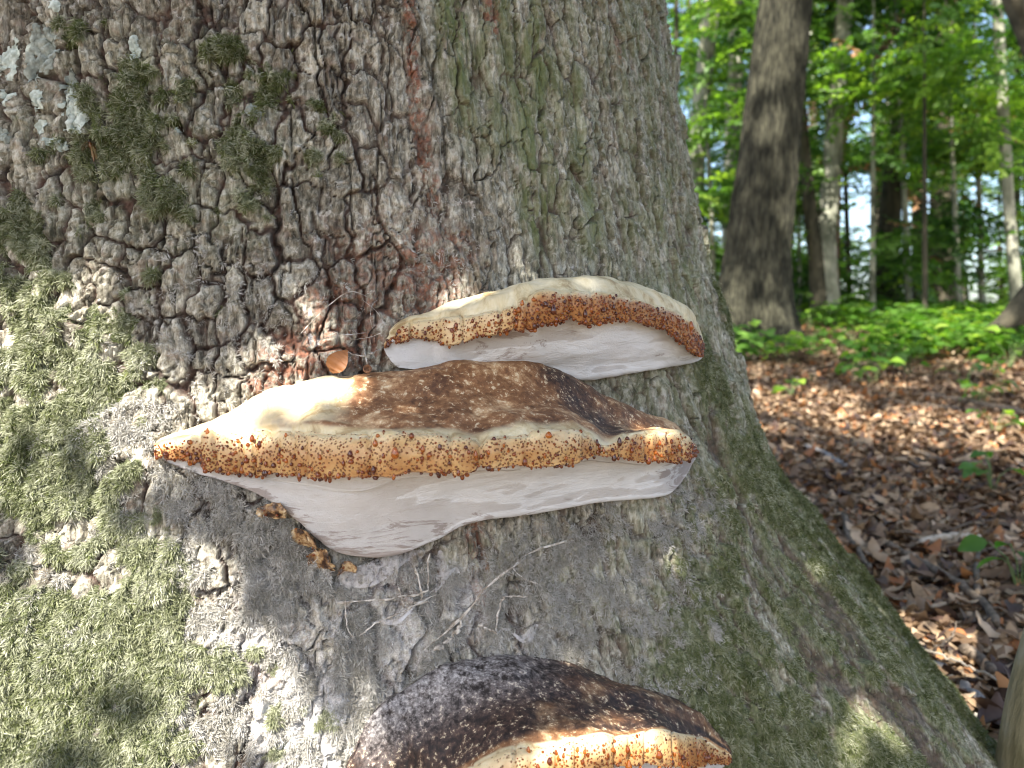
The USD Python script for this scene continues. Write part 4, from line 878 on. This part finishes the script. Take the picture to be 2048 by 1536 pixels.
v, f = join([(leaf_shape(.08, .065, .2, .5, 4, 0, k)[0] @ (rot([0, 0, 1], 2.1 * k) @ rot([0, 1, 0], -.1)).T + [0, 0, .08 + .03 * k], leaf_shape(.08, .065, .2, .5, 4, 0, k)[1]) for k in range(4)])
gp = [proto(f'ground_leaf_{k}', v, f, HP[k], smooth=False) for k in range(3)]
instancer('ground_cover', gp, pts, frames(np.stack([r.normal(0, .2, nn_), r.normal(0, .2, nn_), np.ones(nn_)], 1), r.normal(size=(nn_, 3))), r.uniform(.6, 1.5, nn_), r.choice(3, nn_, p=[.45, .35, .2]), label='low green ground cover under the far trees', cat='ground cover', kind='stuff')

# dapples: the outer crown of the overhanging beech, in clumps
r = np.random.default_rng(89); cs = [pspot(u, v, 7.0, 1)[:2] for u, v in ((1420, 640), (1600, 640), (1500, -60), (1680, -60))] + [gspot(u, v, 1)[:2] for u, v in ((1560, 760), (2090, 700), (1700, 960), (2090, 950), (1500, 700))]
cs = np.array(cs); lo = cs.min(0) - .3; hi = cs.max(0) + .3; n = 15000
ab = np.stack([r.uniform(lo[0], hi[0], n), r.uniform(lo[1], hi[1], n)], 1)
f1 = meshkit.fbm(np.stack([ab[:, 0] * 2.1, ab[:, 1] * 2.1, 0 * ab[:, 0]], 1), 4, 57)
glit = np.array([gspot(u, v, rad) for u, v, rad in ((1600, 800, 110), (1690, 840, 110), (1780, 870, 110), (1870, 880, 110), (1960, 850, 90), (2040, 890, 90), (2030, 780, 60), (1900, 700, 100), (1780, 770, 50))] + [pspot(1560, 130, 7, 50), pspot(1545, 200, 7, 40), pspot(1540, 330, 7, 30), pspot(1580, 500, 7, 30)])
gd = np.min([np.hypot(ab[:, 0] - a, ab[:, 1] - b_) / rr_ for a, b_, rr_ in glit], axis=0)
dl = np.min([np.hypot(ab[:, 0] - a, ab[:, 1] - b_) / (rr_ + .02) for a, b_, rr_ in LIT], axis=0)
keep = (r.random(n) < np.clip(sm(.40, .50, f1 + .05), 0.03, 1)) & ((gd > 1.0 + .5 * (f1 - .5)) | (r.random(n) < .06)) & (dl > 1); ab = ab[keep]; n = len(ab)
P0 = (6.3 + r.random(n) * .9)[:, None] * SUN + ab[:, :1] * E1 + ab[:, 1:] * E2
P0 += ((P0 @ np.zeros(3)))[:, None]
instancer('crown', lp, P0 - cb, frames(SUN * .9 + np.array([0, 0, .5]) + r.normal(0, .45, (n, 3)), r.normal(size=(n, 3))), r.uniform(1.4, 2.2, n), r.integers(0, 2, n), ct)

# ------------------------------------------------------------------ small things on the oak
def on_bark(u, v, h=0.0):
    a_, z_, d = on_trunk(u, v); p = trunk_point(np.array(a_), np.array(z_)); k = int(np.argmin(((BV - p) ** 2).sum(1))); return BV[k] + BN[k] * h, BN[k]
def patch(u, v, a, b, seed, lift=.0011):
    ph_, z_, d = on_trunk(u, v); m = d / 1595
    a, b = a * .8, b * .8; q = np.sqrt(((ss - ph_ * S0) / (a * m)) ** 2 + ((tt - z_) / (b * m)) ** 2); nr_ = q < 2.2
    q[nr_] += 1.3 * (N3(ss[nr_] * 80, tt[nr_] * 60, 0, seed, 3) - .5) + .6 * (N3(ss[nr_] * 260, tt[nr_] * 260, 0, seed + 1, 1) - .5) + 60 * np.clip(-.0015 - height[nr_], 0, 1)
    inn = (q < 1).ravel(); f = BF[inn[BF].all(1)]
    if not len(f): return None
    uv_, inv = np.unique(f, return_inverse=True); t = np.clip((1 - q.ravel()[uv_]) * 4, 0, 1)
    return BV[uv_] + BN[uv_] * (lift * (.3 + .7 * t))[:, None], inv.reshape(f.shape)
LICHG = simple('lichen_grey', [(.38, (.17, .19, .165)), (.62, (.31, .34, .305))], 160, .9, .001, 400, .2)
for i, (u, v, a, b_, mt, lab) in enumerate([
        (10, 115, 36, 55, LICH, 'large whitish crust of lichen at the upper left edge'), (8, 192, 24, 26, LICH, 'round pale lichen below the large whitish crust'), (113, 14, 20, 16, LICH, 'pale lichen at the top beside the upper moss'),
        (84, 110, 46, 70, LICHG, 'broad thin grey green lichen film above the wasp'), (150, 225, 28, 58, LICH, 'tall pale green lichen standing above the wasp'), (133, 165, 20, 34, LICHG, 'grey lichen strip joining the tall pale one'),
        (73, 200, 20, 26, LICH, 'small white lichen left of the tall pale one'), (104, 288, 34, 22, LICH, 'wide pale lichen left of the wasp'), (80, 247, 18, 20, LICH, 'little white lichen over the wide pale one'),
        (74, 320, 16, 22, LICH, 'lichen fleck under the wide pale one'), (267, 100, 15, 30, LICH, 'lichen sliver on a plate right of the tall pale one'), (360, 260, 14, 12, LICH, 'tiny white lichen dot between moss tufts'),
        (10, 272, 18, 22, LICHG, 'grey lichen at the left edge above the thick moss'), (510, 225, 22, 22, LICHG, 'grey webby lichen on the moss among square plates'), (410, 105, 14, 12, LICH, 'white lichen dot inside the upper moss tuft')]):
    q = patch(u, v, a, b_, 700 + i)
    if q is not None: obj('lichen', *q, mt, None, label=lab, cat='lichen')
# a slender wasp with its long drill
WB = simple('wasp_body', [(.3, (.06, .022, .006)), (.7, (.16, .07, .016))], 300, .3, 0, None, .6); WD = simple('wasp_dark', [(.3, (.012, .008, .006)), (.7, (.03, .02, .014))], 300, .35, 0, None, .6)
g = G('wasp_wing'); WW = g.done(g('mix_closure', 'closure', fac=.45, closure1=g('transparent_bsdf', 'BSDF', color=(.9, .85, .75)), closure2=g('principled_bsdf', 'BSDF', base_color=(.35, .25, .12), roughness=.25)))
wp, wn_ = on_bark(178, 305, .004); wq, _ = on_bark(203, 366, .002); ax = wq - wp; ax /= np.linalg.norm(ax); sd = np.cross(wn_, ax); sd /= np.linalg.norm(sd)
w = thing('wasp', 'slender brown parasitic wasp with long thin drill on the bark', 'insect', wp)
def blob(c, r3):
    m = trimesh.creation.icosphere(2, 1.0); v = np.array(m.vertices); return c + v[:, :1] * r3[0] * ax + v[:, 1:2] * r3[1] * sd + v[:, 2:] * r3[2] * wn_, np.array(m.faces)
obj('head', *blob(-ax * .0085, (.0011, .0013, .0012)), WD, w); obj('thorax', *blob(-ax * .005, (.0028, .0015, .0016)), WB, w)
obj('abdomen', *tube(np.array([-ax * .0025, ax * .0005 + wn_ * .0006, ax * .005 + wn_ * .0008, ax * .0095]), [.0003, .0011, .0014, .0003], 10), WB, w)
obj('drill', *tube(np.array([ax * .009, ax * .016 + wn_ * .0008, wq - wp]), [.00035, .0003, .00022], 6), WD, w)
for k in (-1, 1):
    v = np.array([-ax * .005 + wn_ * .002, -ax * .001 + sd * k * .002 + wn_ * .0022, ax * .006 + sd * k * .0028 + wn_ * .002, ax * .0085 + sd * k * .0010 + wn_ * .0019, ax * .003 + sd * k * .0002 + wn_ * .002]); obj('wing', v, np.array([[0, 1, 4], [1, 2, 4], [2, 3, 4]]), WW, w, smooth=False)
    obj('antenna', *tube(np.array([-ax * .0092, -ax * .012 + sd * k * .0015 + wn_ * .001, -ax * .016 + sd * k * .0035]), [.0002, .00018, .00012], 5), WD, w)
    for q in (-.0068, -.0048, -.003):
        obj('leg', *tube(np.array([ax * q, ax * (q * 1.1 + .001) + sd * k * .004 + wn_ * .0012, ax * (q * .8 + .002) + sd * k * .0065 - wn_ * .0035]), [.0003, .00025, .00015], 5), WB, w)
# dusty webs
g = G('web_thread'); WEB = g.done(g('principled_bsdf', 'BSDF', base_color=g.ramp(g.noise(160, 4, .7), [(.40, (.22, .19, .15)), (.60, (.52, .50, .46))]), roughness=.9))
g = G('web_sheet'); WEBS = g.done(g('mix_closure', 'closure', fac=g.math('multiply', g.step(g.noise(150, 6, .75, g.pos((1, .5, 1)), dist=1.0), .36, .70), .62), closure1=g('transparent_bsdf', 'BSDF'), closure2=g('principled_bsdf', 'BSDF', base_color=(.56, .55, .56), roughness=.9)))
def B(u, v, h): return on_bark(u, v, h)[0]
def strand(parent, o, pts, w, sag=.0, seed=0, name='thread'):
    rr_ = np.random.default_rng(seed); pts = np.array(pts); t = np.linspace(0, 1, len(pts)); t2 = np.linspace(0, 1, 24)
    C = (PchipInterpolator(t, pts)(t2) if len(pts) > 2 else pts[0] + t2[:, None] * (pts[1] - pts[0])) - np.array([0, 0, 1]) * (sag * 4 * t2 * (1 - t2))[:, None] + rr_.normal(0, w * .5, (24, 3))
    obj(name, *tube(C - o, w * .85 * np.clip(rr_.normal(1, .5, 24), .3, 2.4), 6), WEB, parent)
def sheet(parent, o, a, b_, c, sag=.01, n=12):
    V_, F_ = [], []; idx = {}
    for i in range(n + 1):
        for j in range(n + 1 - i):
            x, y = i / n, j / n; idx[(i, j)] = len(V_); V_.append(a + (b_ - a) * x + (c - a) * y - np.array([0, 0, 1]) * sag * 27 * x * y * (1 - x - y) + np.array([0, .004, .003]) * math.sin(9 * x + 5 * y))
    for i in range(n):
        for j in range(n - i):
            F_.append([idx[(i, j)], idx[(i + 1, j)], idx[(i, j + 1)]])
            if i + j < n - 1: F_.append([idx[(i + 1, j)], idx[(i + 1, j + 1)], idx[(i, j + 1)]])
    obj('web_sheet', np.array(V_) - o, np.array(F_), WEBS, parent)
def web(label, threads, sheets, seed):
    o = threads[0][0][0]; t = thing('spider_web', label, 'spider web', o)
    for i, (pts, w_, sag) in enumerate(threads): strand(t, o, pts, w_, sag, seed + i)
    for q in sheets: sheet(t, o, *q)
web('dusty diagonal web rope hanging between middle and lowest brackets', [([B(850, 1305, .006), B(905, 1252, .018), B(960, 1195, .024), B(1020, 1148, .022), B(1075, 1105, .012), B(1140, 1070, .004)], .0011, .0), ([B(1008, 1188, .020), B(1000, 1225, .016), B(985, 1258, .008)], .0010, 0),
     ([B(985, 1258, .008), B(965, 1248, .012), B(950, 1255, .006)], .0011, 0), ([B(1020, 1148, .02), B(1065, 1160, .008), B(1080, 1165, .004)], .0006, 0), ([B(905, 1252, .016), B(880, 1278, .008), B(862, 1300, .004)], .0018, 0)], [(B(985, 1258, .008), B(1080, 1240, .006), B(1060, 1280, .004), .004)], 31)
web('grey web sheet slung under the left end of the middle bracket', [([B(664, 1200, .004), B(740, 1178, .022), B(800, 1150, .026), B(838, 1120, .012)], .0008, .004), ([B(720, 1268, .003), B(790, 1222, .016), B(880, 1190, .006)], .0008, .003), ([B(830, 1140, .01), B(838, 1170, .014), B(832, 1190, .006)], .0008, 0),
     ([B(690, 1200, .006), B(700, 1250, .006), B(712, 1275, .003)], .0006, 0), ([B(770, 1170, .02), B(800, 1200, .012), B(850, 1195, .005)], .0006, 0)], [(B(668, 1200, .005), B(838, 1122, .014), B(690, 1130, .004), .006), (B(722, 1266, .004), B(880, 1190, .006), B(790, 1200, .012), .004), (B(880, 1100, .006), B(920, 1150, .006), B(860, 1180, .006), .002)], 51)
web('thin web film stretched left of the uppermost bracket', [([B(612, 668, .004), B(690, 645, .030), at(772, 636, .745)], .0003, .0), ([B(620, 690, .004), B(700, 668, .030), at(770, 662, .735)], .00035, .002), ([B(730, 600, .004), B(720, 650, .026), B(690, 700, .012)], .0002, 0), ([B(760, 600, .004), B(745, 645, .03), at(765, 690, .735)], .00025, 0)],
    [(B(612, 668, .004), at(772, 638, .745), B(622, 692, .004), .003), (at(772, 638, .745), at(770, 664, .735), B(622, 692, .004), .003)], 71)
ac = at(735, 738, on_trunk(735, 738)[2] - .022); AD = ac[1]
web('small forked web threads holding an acorn cup', [([B(725, 690, .002), at(731, 712, AD + .004), ac + [0, 0, .004]], .0005, 0), ([B(768, 694, .002), at(748, 704, AD + .008), at(731, 712, AD + .004)], .0005, 0), ([B(690, 705, .002), at(712, 710, AD + .008), at(731, 712, AD + .004)], .0004, 0)], [], 91)
cup = thing('acorn_cup', 'tiny brown acorn cup hanging in web threads by the upper bracket', 'acorn cup', ac)
prof = np.array([[.0001, -.0034], [.0018, -.0031], [.0031, -.0018], [.0036, .0], [.0033, .0018], [.0027, .0020], [.0027, .0], [.0018, -.0014], [.0001, -.0019]])
CUPM = simple('acorn_cup_brown', [(.3, (.10, .045, .022)), (.7, (.25, .13, .07))], 400, .6, .0008, 900)
m = trimesh.creation.revolve(prof, sections=24); cm = rot([1, 0, 0], 1.15)
obj('cup', np.array(m.vertices) @ cm.T, np.array(m.faces), CUPM, cup); obj('stalk', *tube([[0, .0008, -.002], [0, .003, .002], [.0003, .003, .0045]], [.0006, .0005, .0005], 6), CUPM, cup)
# the little dry leaf stuck behind the middle bracket
V_, F_ = leaf_shape(.0215, .0165, .40, .5, 23, .006, 5); V_[:, 2] += .0009 * np.sin(V_[:, 0] * 2300 - np.abs(V_[:, 1]) * 1300)
m_ = np.stack([np.array([.55, .05, .83]), np.array([.83, .05, -.55]), np.array([-.05, -1, .0])], 1)
obj('fallen_leaf', V_ @ m_.T + at(662, 745, on_trunk(680, 735)[2] - .020), F_, DL[2], None, label='small tan beech leaf stuck upright behind the middle bracket', cat='leaf')
# torn flakes under the middle bracket
g = G('fungus_flake'); fn = g.noise(120, 5, .65); FLK = g.done(g('principled_bsdf', 'BSDF', base_color=g.ramp(fn, [(.40, (.03, .014, .008)), (.49, (.22, .12, .05)), (.58, (.44, .32, .17)), (.70, (.52, .46, .36))]), roughness=.35, specular_ior_level=.5, normal=g.bump(fn, .002)))
for i, (u, v, a, b_, lab) in enumerate([(560, 1012, 26, 14, 'amber flake peeling under the left edge of the middle bracket'), (632, 1062, 30, 24, 'torn tan flake with resin beads below the middle bracket'), (655, 1108, 26, 22, 'dark rimmed flake hanging lowest under the middle bracket'), (688, 1120, 16, 14, 'small shiny flake right of the hanging dark one'), (1378, 1225, 12, 8, 'pale chip on the ridge right of the web rope')]):
    if i == 4: continue
    p, nn_ = on_bark(u, v, .0085); m = 1.15 * p[1] / 1595; q = trimesh.creation.icosphere(3, 1.0); V_ = np.array(q.vertices)
    e1 = np.cross([0, 0, 1.0], nn_); e1 /= np.linalg.norm(e1); e2 = np.cross(nn_, e1); wob = 1 + .9 * (meshkit.fbm(V_ * 2.2 + i * 7, 3, 140 + i) - .5)
    W = p + (V_[:, :1] * wob[:, None]) * a * m * e1 + (V_[:, 1:2] * wob[:, None]) * b_ * m * e2 + (V_[:, 2:] * .0022 + (.004 * (meshkit.fbm(V_ * 2.6, 3, 150 + i) - .5) + .006 * V_[:, 0] ** 2)[:, None]) * nn_
    t = thing('fungus_flake', lab, 'flake', p); obj('flake', W - p, np.array(q.faces), FLK, t)
    rr_ = np.random.default_rng(160 + i)
    for k in range(6):
        c = W[rr_.integers(0, len(W))] - p + nn_ * .0012; bm = trimesh.creation.icosphere(1, rr_.uniform(.0006, .0013)); obj('resin_bead', np.array(bm.vertices) + c, np.array(bm.faces), AMBER[int(rr_.integers(0, 3))], t)
# cream lobes left on the lowest bracket's right shoulder
b3o = np.array(UsdGeom.Xformable(b3[0]).GetLocalTransformation().ExtractTranslation()); CREAM = simple('old_lobe', [(.38, (.34, .23, .11)), (.52, (.62, .50, .28)), (.64, (.76, .68, .48))], 70, .6, .003, 200)
for i, (u, v, d_, a, b_) in enumerate([(1392, 1428, .735, 26, 13), (1352, 1402, .735, 18, 9), (1328, 1388, .738, 13, 6), (1100, 1305, .725, 12, 9)]):
    p = at(u, v, d_); m = d_ / 1595; q = trimesh.creation.icosphere(3, 1.0); V_ = np.array(q.vertices); wob = 1 + .7 * (meshkit.fbm(V_ * 2 + i * 5, 3, 170 + i) - .5)
    obj('old_lobe', V_ * wob[:, None] @ np.array([[a * m, 0, -.55 * a * m], [0, .012, 0], [0, 0, b_ * m]]) + p - b3o, np.array(q.faces), CREAM, b3[0])
